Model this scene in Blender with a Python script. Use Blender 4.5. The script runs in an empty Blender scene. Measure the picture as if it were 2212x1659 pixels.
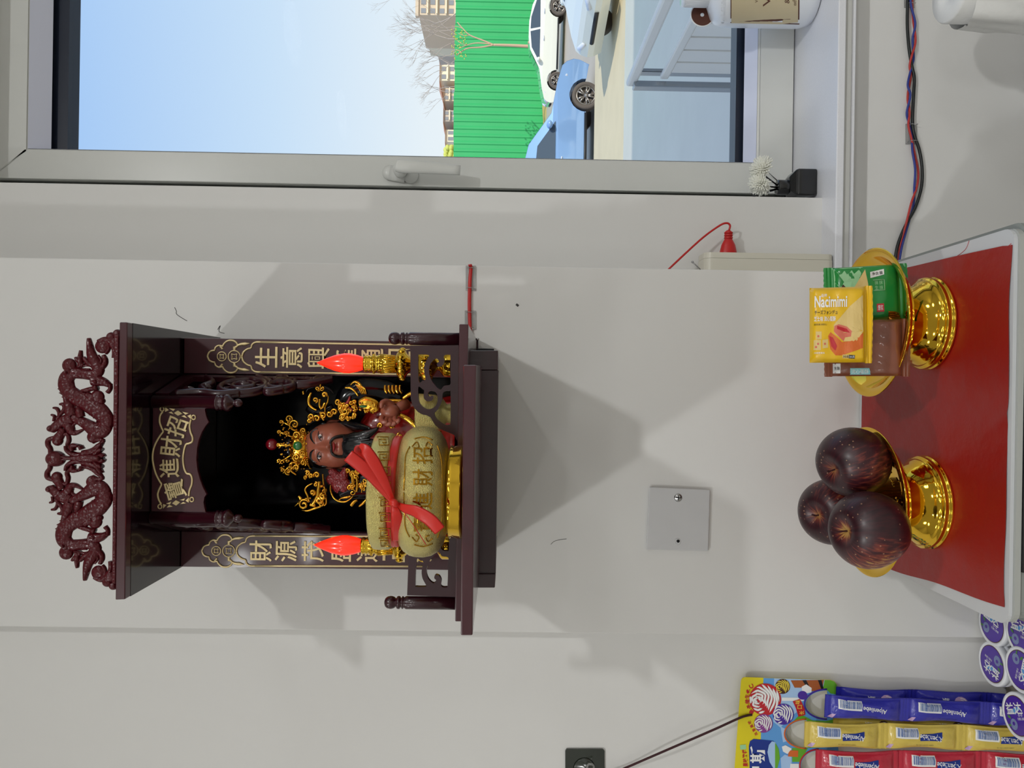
import bpy, math, random
import numpy as np
from mathutils import Vector, Matrix
from mathutils.geometry import tessellate_polygon
random.seed(7)
R = random.random
def RU(a, b): return a + (b - a) * random.random()
C = bpy.context.collection
SC = bpy.context.scene
# ------------------------------------------------------------------ camera
EYE = 1.45                       # eye height above the shop floor
FOC, HW, HH = 1620.0, 1106.0, 829.5
roll, pitch = 0.0155, 0.0127
fwd = Vector((0, math.cos(pitch), -math.sin(pitch)))
up0 = Vector((0, math.sin(pitch), math.cos(pitch)))
rt0 = Vector((1, 0, 0))
rt = rt0 * math.cos(roll) + up0 * math.sin(roll)
up = up0 * math.cos(roll) - rt0 * math.sin(roll)
CAM = Vector((0, -1.05, EYE))
cd = bpy.data.cameras.new('camera'); cam = bpy.data.objects.new('camera', cd); C.objects.link(cam)
cd.sensor_fit = 'HORIZONTAL'; cd.sensor_width = 36; cd.lens = 36 * FOC / 2212; cd.clip_start = .02; cd.clip_end = 900
cx_, cy_, cz_ = -up, rt, -fwd    # the phone was held on its side
cam.matrix_world = Matrix(((cx_.x, cy_.x, cz_.x, CAM.x), (cx_.y, cy_.y, cz_.y, CAM.y), (cx_.z, cy_.z, cz_.z, CAM.z), (0, 0, 0, 1)))
SC.camera = cam
# ------------------------------------------------------------------ world, sun, lamps, exposure
SC.view_settings.view_transform = 'Standard'; SC.view_settings.look = 'None'
SC.view_settings.gamma = 1; SC.view_settings.use_curve_mapping = False
SC.view_settings.exposure = 0.0
w = bpy.data.worlds.new('sky'); SC.world = w; w.use_nodes = True
nt = w.node_tree; nt.nodes.clear()
tc = nt.nodes.new('ShaderNodeTexCoord'); sp = nt.nodes.new('ShaderNodeSeparateXYZ'); rp = nt.nodes.new('ShaderNodeValToRGB')
bg = nt.nodes.new('ShaderNodeBackground'); ow = nt.nodes.new('ShaderNodeOutputWorld')
nt.links.new(tc.outputs['Generated'], sp.inputs[0]); nt.links.new(sp.outputs['Z'], rp.inputs[0])
nt.links.new(rp.outputs[0], bg.inputs[0]); nt.links.new(bg.outputs[0], ow.inputs[0])
cr = rp.color_ramp; cr.elements[0].position = 0.0; cr.elements[0].color = (.95, .97, 1, 1)
cr.elements[1].position = 1.0; cr.elements[1].color = (.46, .58, .86, 1)
for p_, c_ in ((.10, (.88, .94, 1, 1)), (.28, (.64, .80, 1, 1)), (.5, (.40, .61, .97, 1))):
    e = cr.elements.new(p_); e.color = c_
bg.inputs['Strength'].default_value = 1.0
sd = bpy.data.lights.new('sun', 'SUN'); sd.energy = 3.6; sd.angle = .01; sd.color = (1, .93, .80)
so = bpy.data.objects.new('sun', sd); C.objects.link(so)
so.rotation_euler = Vector((-.45, 1, -.66)).to_track_quat('-Z', 'Y').to_euler()
LX = (-1.2, .75, -3.1, 2.4); LY = (-1.87, -3.5, -5.1)
CEIL = EYE + 1.5
for ix, x in enumerate(LX):
    for iy, y in enumerate(LY):
        ld = bpy.data.lights.new('downlight_lamp', 'AREA'); ld.shape = 'DISK'; ld.size = .11 if (ix < 2 and iy == 0) else .45
        ld.energy = 18.5 if (ix < 2 and iy == 0) else 9.6
        ld.color = (.99, 1, .985)
        lo = bpy.data.objects.new('downlight_lamp', ld); C.objects.link(lo); lo.location = (x, y, CEIL - .012)
# ------------------------------------------------------------------ picture <-> place
def ray(px, py):
    u = 1659.0 - py; v = px
    return fwd + rt * ((u - HH) / FOC) - up * ((v - HW) / FOC)
def P(px, py, Y):
    d = ray(px, py); return CAM + d * ((Y - CAM.y) / d.y)
def PZ(px, py, Z):
    d = ray(px, py); return CAM + d * ((Z - CAM.z) / d.z)
def px_(Y): return (Y + 1.05) / FOC        # metres per pixel at depth Y
# ------------------------------------------------------------------ materials
def lin(c):
    if isinstance(c, str):
        c = c.lstrip('#'); c = [int(c[i:i + 2], 16) / 255 for i in (0, 2, 4)]
    return tuple((x / 12.92 if x <= .04045 else ((x + .055) / 1.055) ** 2.4) for x in c) + (1,)
MATS = {}
def mat(name, col, rough=.5, metal=0, coat=0, bump=None, var=None, emit=None, trans=None, sheen=0, spec=None, alpha=None, crough=.03, sss=0):
    """bump=(kind,scale,strength[,dist])  var=(scale,amount) colour grain"""
    m = bpy.data.materials.new(name); m.use_nodes = True; t = m.node_tree
    b = t.nodes['Principled BSDF']; c = lin(col)
    b.inputs['Base Color'].default_value = c; b.inputs['Roughness'].default_value = rough; b.inputs['Metallic'].default_value = metal
    b.inputs['Coat Weight'].default_value = coat; b.inputs['Coat Roughness'].default_value = crough
    if spec is not None: b.inputs['Specular IOR Level'].default_value = spec
    if sss: b.inputs['Subsurface Weight'].default_value = sss; b.inputs['Subsurface Scale'].default_value = .01
    if emit: b.inputs['Emission Color'].default_value = lin(emit[0]); b.inputs['Emission Strength'].default_value = emit[1]
    if trans: b.inputs['Transmission Weight'].default_value = trans
    if alpha is not None: b.inputs['Alpha'].default_value = alpha
    co = t.nodes.new('ShaderNodeTexCoord')
    if bump:
        k = bump[0]
        if k == 'noise': n = t.nodes.new('ShaderNodeTexNoise'); n.inputs['Detail'].default_value = 6
        elif k == 'voronoi': n = t.nodes.new('ShaderNodeTexVoronoi')
        n.inputs['Scale'].default_value = bump[1]
        bp = t.nodes.new('ShaderNodeBump'); bp.inputs['Strength'].default_value = bump[2]; bp.inputs['Distance'].default_value = bump[3] if len(bump) > 3 else .002
        t.links.new(co.outputs['Object'], n.inputs['Vector']); t.links.new(n.outputs[0], bp.inputs['Height']); t.links.new(bp.outputs[0], b.inputs['Normal'])
    if var:
        n2 = t.nodes.new('ShaderNodeTexNoise'); n2.inputs['Scale'].default_value = var[0]; n2.inputs['Detail'].default_value = 5
        t.links.new(co.outputs['Object'], n2.inputs['Vector'])
        mx = t.nodes.new('ShaderNodeMix'); mx.data_type = 'RGBA'
        mx.inputs[6].default_value = tuple(x * (1 - var[1]) for x in c[:3]) + (1,); mx.inputs[7].default_value = tuple(min(1, x * (1 + var[1])) for x in c[:3]) + (1,)
        t.links.new(n2.outputs[0], mx.inputs[0]); t.links.new(mx.outputs[2], b.inputs['Base Color'])
    MATS[name] = m; return m
wall_m = mat('wall_paint', '#dddcda', .75, bump=('noise', 60, .12, .002), var=(1.2, .015))
ceil_m = mat('ceiling_paint', '#e0dfdc', .8)
floor_m = mat('floor_tile', '#a9a49a', .35, bump=('noise', 5, .05))
shelfdark_m = mat('shop_shelving', '#8c8478', .6)
lac = mat('lacquer', '#300914', .28, coat=.4, bump=('noise', 9, .03, .002), var=(30, .25), crough=.05)
lac2 = mat('lacquer_resin', '#4c0812', .34, coat=.12, spec=.3, bump=('voronoi', 330, .5, .0014), crough=.08)
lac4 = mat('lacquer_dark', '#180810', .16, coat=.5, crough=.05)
lac3 = mat('lacquer_board', '#3e101b', .28, coat=.5, bump=('noise', 8, .03, .002), crough=.06)
blk = mat('black_gloss', '#030308', .14, spec=.28)
goldp = mat('gold_paint', '#d8c392', .38, metal=.45, bump=('noise', 300, .35, .0008))
goldc = mat('gold_chrome', '#ecbe3c', .06, metal=1, bump=('noise', 35, .08, .002))
goldf = mat('gold_frosted', '#f2d488', .25, metal=1, bump=('noise', 1300, 1.0, .0013), var=(1100, .4))
golds = mat('gold_statue', '#e8b03c', .14, metal=1, bump=('noise', 120, .5, .002))
goldd = mat('gold_letter', '#b8892a', .15, metal=1)
redrib = mat('red_ribbon', '#c9241a', .35, sheen=.3, bump=('noise', 500, .15, .0006))
flame_m = mat('lit_flame_shade', '#ff3020', .2, emit=('#ff2a14', 1.0), coat=.4)
skin_m = mat('statue_skin', '#9c5844', .32, coat=.15, sss=0)
robe_m = mat('robe_red', '#8e1512', .22, coat=.7, bump=('noise', 90, .4, .002))
robe2_m = mat('robe_crimson', '#7c1a20', .3, coat=.5, bump=('voronoi', 380, .8, .002))
hair_m = mat('hair_black', '#0a0c10', .25, coat=.5, bump=('noise', 140, .3, .002))
white_m = mat('white_plain', '#eeeeee', .4)
gem_m = mat('green_gem', '#1d6b2a', .08, coat=1)
ball_m = mat('red_ball', '#7a0d1c', .12, coat=1)
lip_m = mat('lip_red', '#8e1a1a', .35)
redcord = mat('red_cord', '#c01c1c', .4)
clip_m = mat('clear_plastic', '#f4f4f4', .08, trans=.9)
plate_m = mat('plate_plastic', '#c9c9cb', .4, var=(30, .04))
steel_m = mat('steel', '#b0b0b0', .25, metal=1)
lid_m = mat('lid_white', '#c8cacd', .35)
rim_m = mat('lid_rim', '#adafab', .4)
grey_m = mat('cabinet_grey', '#8b8f8b', .45)
paper_m = mat('red_paper', '#951611', .42, bump=('noise', 14, .35, .01))
strip_m = mat('strip_cream', '#d6d2c4', .35)
blackp = mat('black_plastic', '#0c0d10', .25, coat=.4)
flower_m = mat('white_flower', '#f2f2e8', .7, sss=0)
frame_m = mat('window_frame', '#d9dad6', .3, var=(14, .03))
bead_m = mat('window_bead', '#dfe2f2', .3)
gasket_m = mat('window_gasket', '#1c2436', .35)
sill_m = mat('sill_stone', '#e3e4ea', .25, var=(400, .06))
tape_m = mat('sill_trim', '#c3c3c0', .3)
wbot_m = mat('bottle_white', '#e4e8ee', .3, coat=.3)
beige_m = mat('label_beige', '#cbbd9c', .5)
brown_m = mat('brown_print', '#5a3326', .5)
cblue = mat('cable_blue', '#24348c', .4); cred = mat('cable_red', '#b8322e', .4); cblk = mat('cable_black', '#0e1416', .4)
tissue_m = mat('tissue', '#ececea', .9, bump=('noise', 40, .4, .004))
yel_m = mat('card_yellow', '#e3d21c', .45); sky_m = mat('card_blue', '#5f9fe0', .45); sky2_m = mat('card_paleblue', '#a9c9f0', .45)
grn_m = mat('card_green', '#67ad2c', .45); wood_m = mat('card_wood', '#a85a2c', .5); navy_m = mat('card_navy', '#14328c', .45)
prn_w = mat('print_white', '#f0f0f0', .45); prn_r = mat('print_red', '#c0202c', .4); prn_o = mat('print_orange', '#d86a2a', .45)
prn_p = mat('print_purple', '#4a2a9c', .4); prn_m = mat('print_magenta', '#8a3a90', .4); prn_b = mat('print_brown', '#43201a', .4)
prn_y = mat('print_yellow', '#f0d84a', .4); prn_k = mat('print_black', '#1a1a20', .4); prn_t = mat('print_teal', '#8fd0d6', .4); prn_pink = mat('print_salmon', '#d8705a', .5)
prn_bb = mat('print_barblue', '#2a5aa0', .4); prn_c = mat('print_cream', '#e0c27c', .5); prn_dg = mat('print_palegreen', '#9fd4a0', .4); prn_lv = mat('print_lavender', '#c2a0c8', .4)
foil_b = mat('foil_blue', '#2b2ca6', .28, coat=.5, bump=('noise', 70, .5, .004))
foil_y = mat('foil_yellow', '#d9bf55', .28, coat=.5, bump=('noise', 70, .5, .004))
foil_r = mat('foil_red', '#c01f3a', .28, coat=.5, bump=('noise', 70, .5, .004))
pack_y = mat('pack_yellow', '#e8b91a', .3, coat=.3, bump=('noise', 40, .15, .003))
pack_g = mat('pack_green', '#1f8a3c', .3, coat=.3, bump=('noise', 40, .25, .003))
pack_n = mat('pack_brown', '#7d4630', .33, coat=.3, bump=('noise', 40, .25, .003))
pack_o = mat('pack_gold', '#a8681c', .2, metal=.7)
tubw_m = mat('tub_white', '#e9ebf0', .3, coat=.2); tubp_m = mat('tub_purple', '#4a25a0', .3, coat=.3)
berry_m = mat('print_berry', '#7c8ab4', .5, var=(300, .3)); leaf_m = mat('print_leaf', '#4e8a3e', .5)
hook_m = mat('hook_dark', '#232a22', .15, coat=1, var=(60, .5))
cordb_m = mat('brown_cord', '#3a1218', .7, bump=('noise', 900, .5, .001))
mark_m = mat('wall_mark', '#3c3a38', .7)
# glass pane, apples and other special materials
def glass_mat():
    m = bpy.data.materials.new('pane_glass'); m.use_nodes = True; t = m.node_tree; t.nodes.clear()
    o = t.nodes.new('ShaderNodeOutputMaterial'); tr = t.nodes.new('ShaderNodeBsdfTransparent'); g = t.nodes.new('ShaderNodeBsdfGlossy')
    tr.inputs[0].default_value = (.95, .97, .97, 1); g.inputs['Roughness'].default_value = .02
    f = t.nodes.new('ShaderNodeFresnel'); f.inputs[0].default_value = 1.05; mx = t.nodes.new('ShaderNodeMixShader')
    t.links.new(f.outputs[0], mx.inputs[0]); t.links.new(tr.outputs[0], mx.inputs[1]); t.links.new(g.outputs[0], mx.inputs[2]); t.links.new(mx.outputs[0], o.inputs[0])
    return m
glass_m = glass_mat()
def apple_mat(name, yel, rot):
    """dark red skin, streaked and speckled, yellow round the stalk; object space, stalk = +Z"""
    m = mat(name, '#3a0f1a', .4, coat=.12, crough=.25); t = m.node_tree; b = t.nodes['Principled BSDF']
    co = t.nodes.new('ShaderNodeTexCoord'); mp = t.nodes.new('ShaderNodeMapping'); mp.inputs['Rotation'].default_value = (0, 0, rot)
    t.links.new(co.outputs['Object'], mp.inputs[0])
    sp = t.nodes.new('ShaderNodeSeparateXYZ'); t.links.new(mp.outputs[0], sp.inputs[0])
    at = t.nodes.new('ShaderNodeMath'); at.operation = 'ARCTAN2'; t.links.new(sp.outputs[1], at.inputs[0]); t.links.new(sp.outputs[0], at.inputs[1])
    cb = t.nodes.new('ShaderNodeCombineXYZ'); mu = t.nodes.new('ShaderNodeMath'); mu.operation = 'MULTIPLY'; mu.inputs[1].default_value = 9
    t.links.new(at.outputs[0], mu.inputs[0]); t.links.new(mu.outputs[0], cb.inputs[0]); mz = t.nodes.new('ShaderNodeMath'); mz.operation = 'MULTIPLY'; mz.inputs[1].default_value = 60
    t.links.new(sp.outputs[2], mz.inputs[0]); t.links.new(mz.outputs[0], cb.inputs[1])
    n = t.nodes.new('ShaderNodeTexNoise'); n.inputs['Scale'].default_value = 1.3; n.inputs['Detail'].default_value = 6; t.links.new(cb.outputs[0], n.inputs['Vector'])
    # height mask + side mask + streaks
    mr = t.nodes.new('ShaderNodeMapRange'); mr.inputs['From Min'].default_value = .022; mr.inputs['From Max'].default_value = .035; 
    cx = t.nodes.new('ShaderNodeCombineXYZ'); t.links.new(sp.outputs[0], cx.inputs[0]); t.links.new(sp.outputs[1], cx.inputs[1])
    vl = t.nodes.new('ShaderNodeVectorMath'); vl.operation = 'LENGTH'; t.links.new(cx.outputs[0], vl.inputs[0])
    mq = t.nodes.new('ShaderNodeMapRange'); mq.inputs['From Min'].default_value = .017; mq.inputs['From Max'].default_value = .002; t.links.new(vl.outputs['Value'], mq.inputs[0])
    gz_ = t.nodes.new('ShaderNodeMath'); gz_.operation = 'GREATER_THAN'; gz_.inputs[1].default_value = 0; t.links.new(sp.outputs[2], gz_.inputs[0])
    mk = t.nodes.new('ShaderNodeMath'); mk.operation = 'MULTIPLY'; t.links.new(mq.outputs[0], mk.inputs[0]); t.links.new(gz_.outputs[0], mk.inputs[1])
    ms = t.nodes.new('ShaderNodeMapRange'); ms.inputs['From Min'].default_value = .012; ms.inputs['From Max'].default_value = .04; ms.inputs['To Max'].default_value = .62; t.links.new(sp.outputs[0], ms.inputs[0])
    ad = t.nodes.new('ShaderNodeMath'); ad.operation = 'ADD'; t.links.new(mk.outputs[0], ad.inputs[0]); t.links.new(ms.outputs[0], ad.inputs[1])
    ml = t.nodes.new('ShaderNodeMath'); ml.operation = 'MULTIPLY_ADD'; ml.inputs[1].default_value = .55 * yel; t.links.new(ad.outputs[0], ml.inputs[0]); t.links.new(n.outputs[0], ml.inputs[2])
    r = t.nodes.new('ShaderNodeValToRGB'); t.links.new(ml.outputs[0], r.inputs[0])
    e = r.color_ramp.elements; e[0].position = .35; e[0].color = lin('#240a13'); e[1].position = 1.0; e[1].color = lin('#b48a48')
    q = e.new(.66); q.color = lin('#3a1019'); q = e.new(.86); q.color = lin('#7a3226')
    v = t.nodes.new('ShaderNodeTexVoronoi'); v.inputs['Scale'].default_value = 150; t.links.new(co.outputs['Object'], v.inputs['Vector'])
    lt = t.nodes.new('ShaderNodeMath'); lt.operation = 'LESS_THAN'; lt.inputs[1].default_value = .13; t.links.new(v.outputs['Distance'], lt.inputs[0])
    m3 = t.nodes.new('ShaderNodeMath'); m3.operation = 'MULTIPLY'; m3.inputs[1].default_value = .55; t.links.new(lt.outputs[0], m3.inputs[0])
    mx = t.nodes.new('ShaderNodeMix'); mx.data_type = 'RGBA'; t.links.new(m3.outputs[0], mx.inputs[0]); t.links.new(r.outputs[0], mx.inputs[6]); mx.inputs[7].default_value = lin('#b58a6c')
    t.links.new(mx.outputs[2], b.inputs['Base Color']); return m
# ------------------------------------------------------------------ mesh builder
def cat_(pts, n=6, closed=False):
    pts = [Vector(p) for p in pts]; L = len(pts); out = []
    rng = L if closed else L - 1
    for i in range(rng):
        if closed: p0, p1, p2, p3 = pts[(i - 1) % L], pts[i], pts[(i + 1) % L], pts[(i + 2) % L]
        else: p0, p1, p2, p3 = pts[max(i - 1, 0)], pts[i], pts[i + 1], pts[min(i + 2, L - 1)]
        for k in range(n):
            t = k / n
            out.append(.5 * ((2 * p1) + (p2 - p0) * t + (2 * p0 - 5 * p1 + 4 * p2 - p3) * t * t + (3 * p1 - p0 - 3 * p2 + p3) * t ** 3))
    if not closed: out.append(pts[-1])
    return out
ORG = {}
class M:
    def __init__(s): s.v = []; s.f = []; s.m = []; s.mats = []; s.sm = []
    def mi(s, m):
        if m not in s.mats: s.mats.append(m)
        return s.mats.index(m)
    def add(s, vs, fs, m, smooth=False):
        o = len(s.v); s.v += [Vector(p) for p in vs]; k = s.mi(m)
        for f in fs: s.f.append([i + o for i in f]); s.m.append(k); s.sm.append(smooth)
        return s
    def box(s, x0, x1, y0, y1, z0, z1, m):
        v = [(x, y, z) for z in (z0, z1) for y in (y0, y1) for x in (x0, x1)]
        return s.add(v, [(0, 2, 3, 1), (4, 5, 7, 6), (0, 1, 5, 4), (2, 6, 7, 3), (0, 4, 6, 2), (1, 3, 7, 5)], m)
    def hexa(s, a, b, m):
        """a: four points ring, b: four points ring"""
        return s.add(list(a) + list(b), [(3, 2, 1, 0), (4, 5, 6, 7), (0, 1, 5, 4), (1, 2, 6, 5), (2, 3, 7, 6), (3, 0, 4, 7)], m)
    def tube(s, pts, r, m, seg=10, flat=None, n=None, thick=None, caps=True):
        """round tube along pts; with n (normal) and thick: elliptic section, thick along n"""
        pts = [Vector(p) for p in pts]; L = len(pts)
        rr = list(r) if hasattr(r, '__len__') else [r] * L
        if len(rr) != L:
            rr = [np.interp(i / (L - 1) * (len(rr) - 1), range(len(rr)), rr) for i in range(L)]
        if hasattr(thick, '__len__') and len(thick) != L:
            thick = [np.interp(i / (L - 1) * (len(thick) - 1), range(len(thick)), thick) for i in range(L)]
        vs = []; N = Vector(n) if n is not None else None
        T0 = None; U = None
        for i, p in enumerate(pts):
            T = (pts[min(i + 1, L - 1)] - pts[max(i - 1, 0)])
            T = T.normalized() if T.length > 1e-12 else (T0 or Vector((0, 0, 1)))
            if N is not None: A = T.cross(N); A = A.normalized() if A.length > 1e-6 else Vector((1, 0, 0)); B = N
            else:
                if U is None:
                    U = Vector((0, 0, 1)) if abs(T.z) < .9 else Vector((1, 0, 0)); U = (U - T * U.dot(T)).normalized()
                else:
                    U = (U - T * U.dot(T)); U = U.normalized() if U.length > 1e-9 else Vector((1, 0, 0))
                A = U; B = T.cross(U)
            T0 = T; tb = (thick[i] if hasattr(thick, '__len__') else thick) if thick is not None else rr[i]
            for k in range(seg):
                a = 2 * math.pi * k / seg; vs.append(p + A * (rr[i] * math.cos(a)) + B * (tb * math.sin(a)))
        fs = []
        for i in range(L - 1):
            for k in range(seg):
                a = i * seg + k; b = i * seg + (k + 1) % seg; fs.append((a, b, b + seg, a + seg))
        if caps: fs.append(tuple(range(seg))[::-1]); fs.append(tuple((L - 1) * seg + k for k in range(seg)))
        return s.add(vs, fs, m, True)
    def lathe(s, prof, c, m, seg=48, ax=(0, 0, 1), sx=1, sy=1, cap=True):
        """prof: (r, h) list"""
        c = Vector(c); ax = Vector(ax).normalized(); q = ax.to_track_quat('Z', 'Y'); vs = []; L = len(prof)
        for r, h in prof:
            for k in range(seg):
                a = 2 * math.pi * k / seg; vs.append(c + q @ Vector((r * math.cos(a) * sx, r * math.sin(a) * sy, h)))
        fs = []
        for i in range(L - 1):
            for k in range(seg):
                a = i * seg + k; b = i * seg + (k + 1) % seg; fs.append((a, b, b + seg, a + seg))
        if cap: fs.append(tuple(range(seg))[::-1]); fs.append(tuple((L - 1) * seg + k for k in range(seg)))
        return s.add(vs, fs, m, True)
    def ell(s, c, rx, ry, rz, m, seg=16, rings=10, q=None):
        c = Vector(c); vs = []
        for i in range(rings + 1):
            t = math.pi * i / rings
            for k in range(seg):
                a = 2 * math.pi * k / seg; p = Vector((rx * math.sin(t) * math.cos(a), ry * math.sin(t) * math.sin(a), rz * math.cos(t)))
                vs.append(c + (q @ p if q else p))
        fs = [(i * seg + k, (i + 1) * seg + k, (i + 1) * seg + (k + 1) % seg, i * seg + (k + 1) % seg) for i in range(rings) for k in range(seg)]
        return s.add(vs, fs, m, True)
    def poly(s, outer, holes, depth, m, nrm=(0, -1, 0)):
        """flat outline (3D points in one plane), extruded 'depth' away from nrm"""
        loops = [[Vector(p) for p in outer]] + [[Vector(p) for p in h] for h in holes]
        n = Vector(nrm); tri = tessellate_polygon(loops); flat = [p for l in loops for p in l]; K = len(flat)
        fr = []; bk = []
        for t in tri:
            a, b, c = t
            if (flat[b] - flat[a]).cross(flat[c] - flat[a]).dot(n) < 0: a, b, c = a, c, b
            fr.append((a, b, c)); bk.append((a + K, c + K, b + K))
        if depth <= 0: return s.add(flat, fr, m)
        fs = fr + bk; o = 0
        for l in loops:
            for i in range(len(l)): j = (i + 1) % len(l); fs.append((o + i, o + j, o + j + K, o + i + K))
            o += len(l)
        return s.add(flat + [p - n * depth for p in flat], fs, m)
    def text(s, body, c, right, upv, w_, h_, m, ext=0.0, bold=0.0, fn=None):
        vs, fs = text_geo(body, bold)
        c = Vector(c); right = Vector(right).normalized(); upv = Vector(upv).normalized(); n = right.cross(upv)   # towards the reader
        if h_ is None: h_ = w_ * text_asp(body, bold)
        if w_ is None: w_ = h_ / text_asp(body, bold)
        out = []; back = []
        for a, b in vs:
            p = (c + right * (a * w_) + upv * (b * h_)) if fn is None else fn(a * w_, b * h_, 0)
            out.append(p)
            if ext: back.append((p - n * ext) if fn is None else fn(a * w_, b * h_, ext))
        K = len(out)
        if not ext: return s.add(out, fs, m)
        ff = [tuple(f) for f in fs] + [tuple(i + K for i in f[::-1]) for f in fs]
        from collections import Counter
        ed = {}
        for f in fs:
            for i in range(len(f)):
                e = (f[i], f[(i + 1) % len(f)]); ed[e] = 1
        for (a, b) in ed:
            if (b, a) not in ed: ff.append((b, a, a + K, b + K))
        return s.add(out + back, ff, m)
    def build(s, name, parent=None, org=None, label=None, cat=None, group=None, kind=None, bevel=0, sub=0, auto=True):
        if parent is not None: o3 = ORG[parent.name]
        elif org is not None: o3 = Vector(org)
        else:
            o3 = Vector((sum(p.x for p in s.v) / len(s.v), sum(p.y for p in s.v) / len(s.v), min(p.z for p in s.v)))
        me = bpy.data.meshes.new(name); me.from_pydata([p - o3 for p in s.v], [], s.f); me.update()
        for m in s.mats: me.materials.append(m)
        me.polygons.foreach_set('material_index', s.m); me.polygons.foreach_set('use_smooth', s.sm)
        o = bpy.data.objects.new(name, me); C.objects.link(o); ORG[o.name] = o3
        if parent is not None: o.parent = parent
        else: o.location = o3
        tag(o, label, cat, group, kind)
        if bevel:
            b = o.modifiers.new('edge', 'BEVEL'); b.width = bevel; b.segments = 2; b.limit_method = 'ANGLE'; b.angle_limit = .6
        if sub:
            b = o.modifiers.new('round', 'SUBSURF'); b.levels = sub; b.render_levels = sub
        return o
def tag(o, label=None, cat=None, group=None, kind=None):
    if label: o['label'] = label
    if cat: o['category'] = cat
    if group: o['group'] = group
    if kind: o['kind'] = kind
    return o
def thing(name, label, cat, loc, group=None, kind=None):
    o = bpy.data.objects.new(name, None); C.objects.link(o); o.location = loc; o.empty_display_size = .05
    ORG[o.name] = Vector(loc); return tag(o, label, cat, group, kind)
_tg = {}
def text_geo(body, bold):
    k = (body, bold)
    if k in _tg: return _tg[k][0], _tg[k][1]
    cu = bpy.data.curves.new('t', 'FONT'); cu.body = body; cu.align_x = 'CENTER'; cu.offset = bold; cu.resolution_u = 3; cu.size = 1
    o = bpy.data.objects.new('t', cu); C.objects.link(o); dg = bpy.context.evaluated_depsgraph_get(); dg.update()
    me = bpy.data.meshes.new_from_object(o.evaluated_get(dg)); vs = [(v.co.x, v.co.y) for v in me.vertices]; fs = [tuple(p.vertices) for p in me.polygons]
    bpy.data.objects.remove(o); bpy.data.curves.remove(cu); bpy.data.meshes.remove(me)
    xs = [a for a, b in vs]; ys = [b for a, b in vs]; W = max(xs) - min(xs); H = max(ys) - min(ys); cx = (max(xs) + min(xs)) / 2; cy = (max(ys) + min(ys)) / 2
    vs = [((a - cx) / W, (b - cy) / H) for a, b in vs]; _tg[k] = (vs, fs, H / W); return vs, fs
def text_asp(body, bold): text_geo(body, bold); return _tg[(body, bold)][2]
def im(pts, Y): return [P(a, b, Y) for a, b in pts]
def zz(pts, ox, oy, sc): return [(ox + a / sc, oy + b / sc) for a, b in pts]
def S(name, m_, **k): return m_.build(name, kind='structure', **k)
X3 = Vector((1, 0, 0)); Z3 = Vector((0, 0, 1)); NY = Vector((0, -1, 0))
# ================================================================== ROOM
YC, YR, YL = 0.0, .15, .03                      # column face, recessed wall face
xl = P(1000, 1365, YC).x; xr = P(1000, 573, YC).x; xj = P(1000, 413, YR).x
YW = .285                              # window plane
SZ = P(1775, 500, YR).z                # sill top
XL, XR, YB = -4.2, 3.2, -6.2; TOP = CEIL + .25
S('wall_column', M().box(xl, xr, YC, YR + .25, 0, CEIL, wall_m), bevel=.0015)
S('wall_left', M().box(XL - .2, xl + .02, YL, YR + .25, -.6, TOP, wall_m))
m_ = M(); HX = 2.6; HT = P(-140, 200, YR).z
m_.box(xr - .02, xj, YR, YR + .25, -.6, TOP, wall_m)
m_.box(xj, HX, YR, YR + .25, -.6, SZ - .05, wall_m)
m_.box(xj, HX, YR, YR + .25, HT, TOP, wall_m); m_.box(HX, XR + .2, YR, YR + .25, -.6, TOP, wall_m)
m_.box(XL - .2, XR + .2, YR + .02, YR + .25, TOP, TOP + 1.1, wall_m)
m_.box(-14, XL - .2, YR + .02, YR + .25, -.6, TOP + 1.1, wall_m); m_.box(XR + .2, 16, YR + .02, YR + .25, -.6, TOP + 1.1, wall_m)  # unseen side facades, like the parapet, added to keep sun off the landing
S('wall_front', m_)
S('wall_side_left', M().box(XL - .2, XL, YB, YR, 0, TOP, wall_m)); S('wall_side_right', M().box(XR, XR + .2, YB, YR, 0, TOP, wall_m))
S('wall_back', M().box(XL - .2, XR + .2, YB - .2, YB, 0, TOP, wall_m))
S('floor', M().box(XL - .2, XR + .2, YB - .2, YR, -.6, 0, floor_m)); S('ceiling', M().box(XL - .2, XR + .2, YB - .2, YR, CEIL, TOP, ceil_m))
for x in LX:
    for y in LY:
        q = M(); q.lathe([(.062, -.001), (.062, -.010), (.078, -.010), (.082, -.004), (.082, 0)], (x, y, CEIL), white_m, 24, cap=False)
        q.build('downlight', org=(x, y, CEIL), label='round recessed white ceiling downlight behind the camera', cat='ceiling light', group='ceiling downlights')
# sill
zt = SZ; yf = .10
m_ = M(); m_.box(xr + .0005, HX, yf, YR + .16, zt - .012, zt, sill_m); S('trim_sill', m_, bevel=.0015)
m_ = M(); m_.box(xr + .0005, HX, yf + .006, YR, zt - .024, zt - .0125, tape_m); m_.box(xr + .0005, HX, yf + .010, YR, zt - .032, zt - .0245, sill_m); S('trim_sill_edge', m_, bevel=.001)
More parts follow.
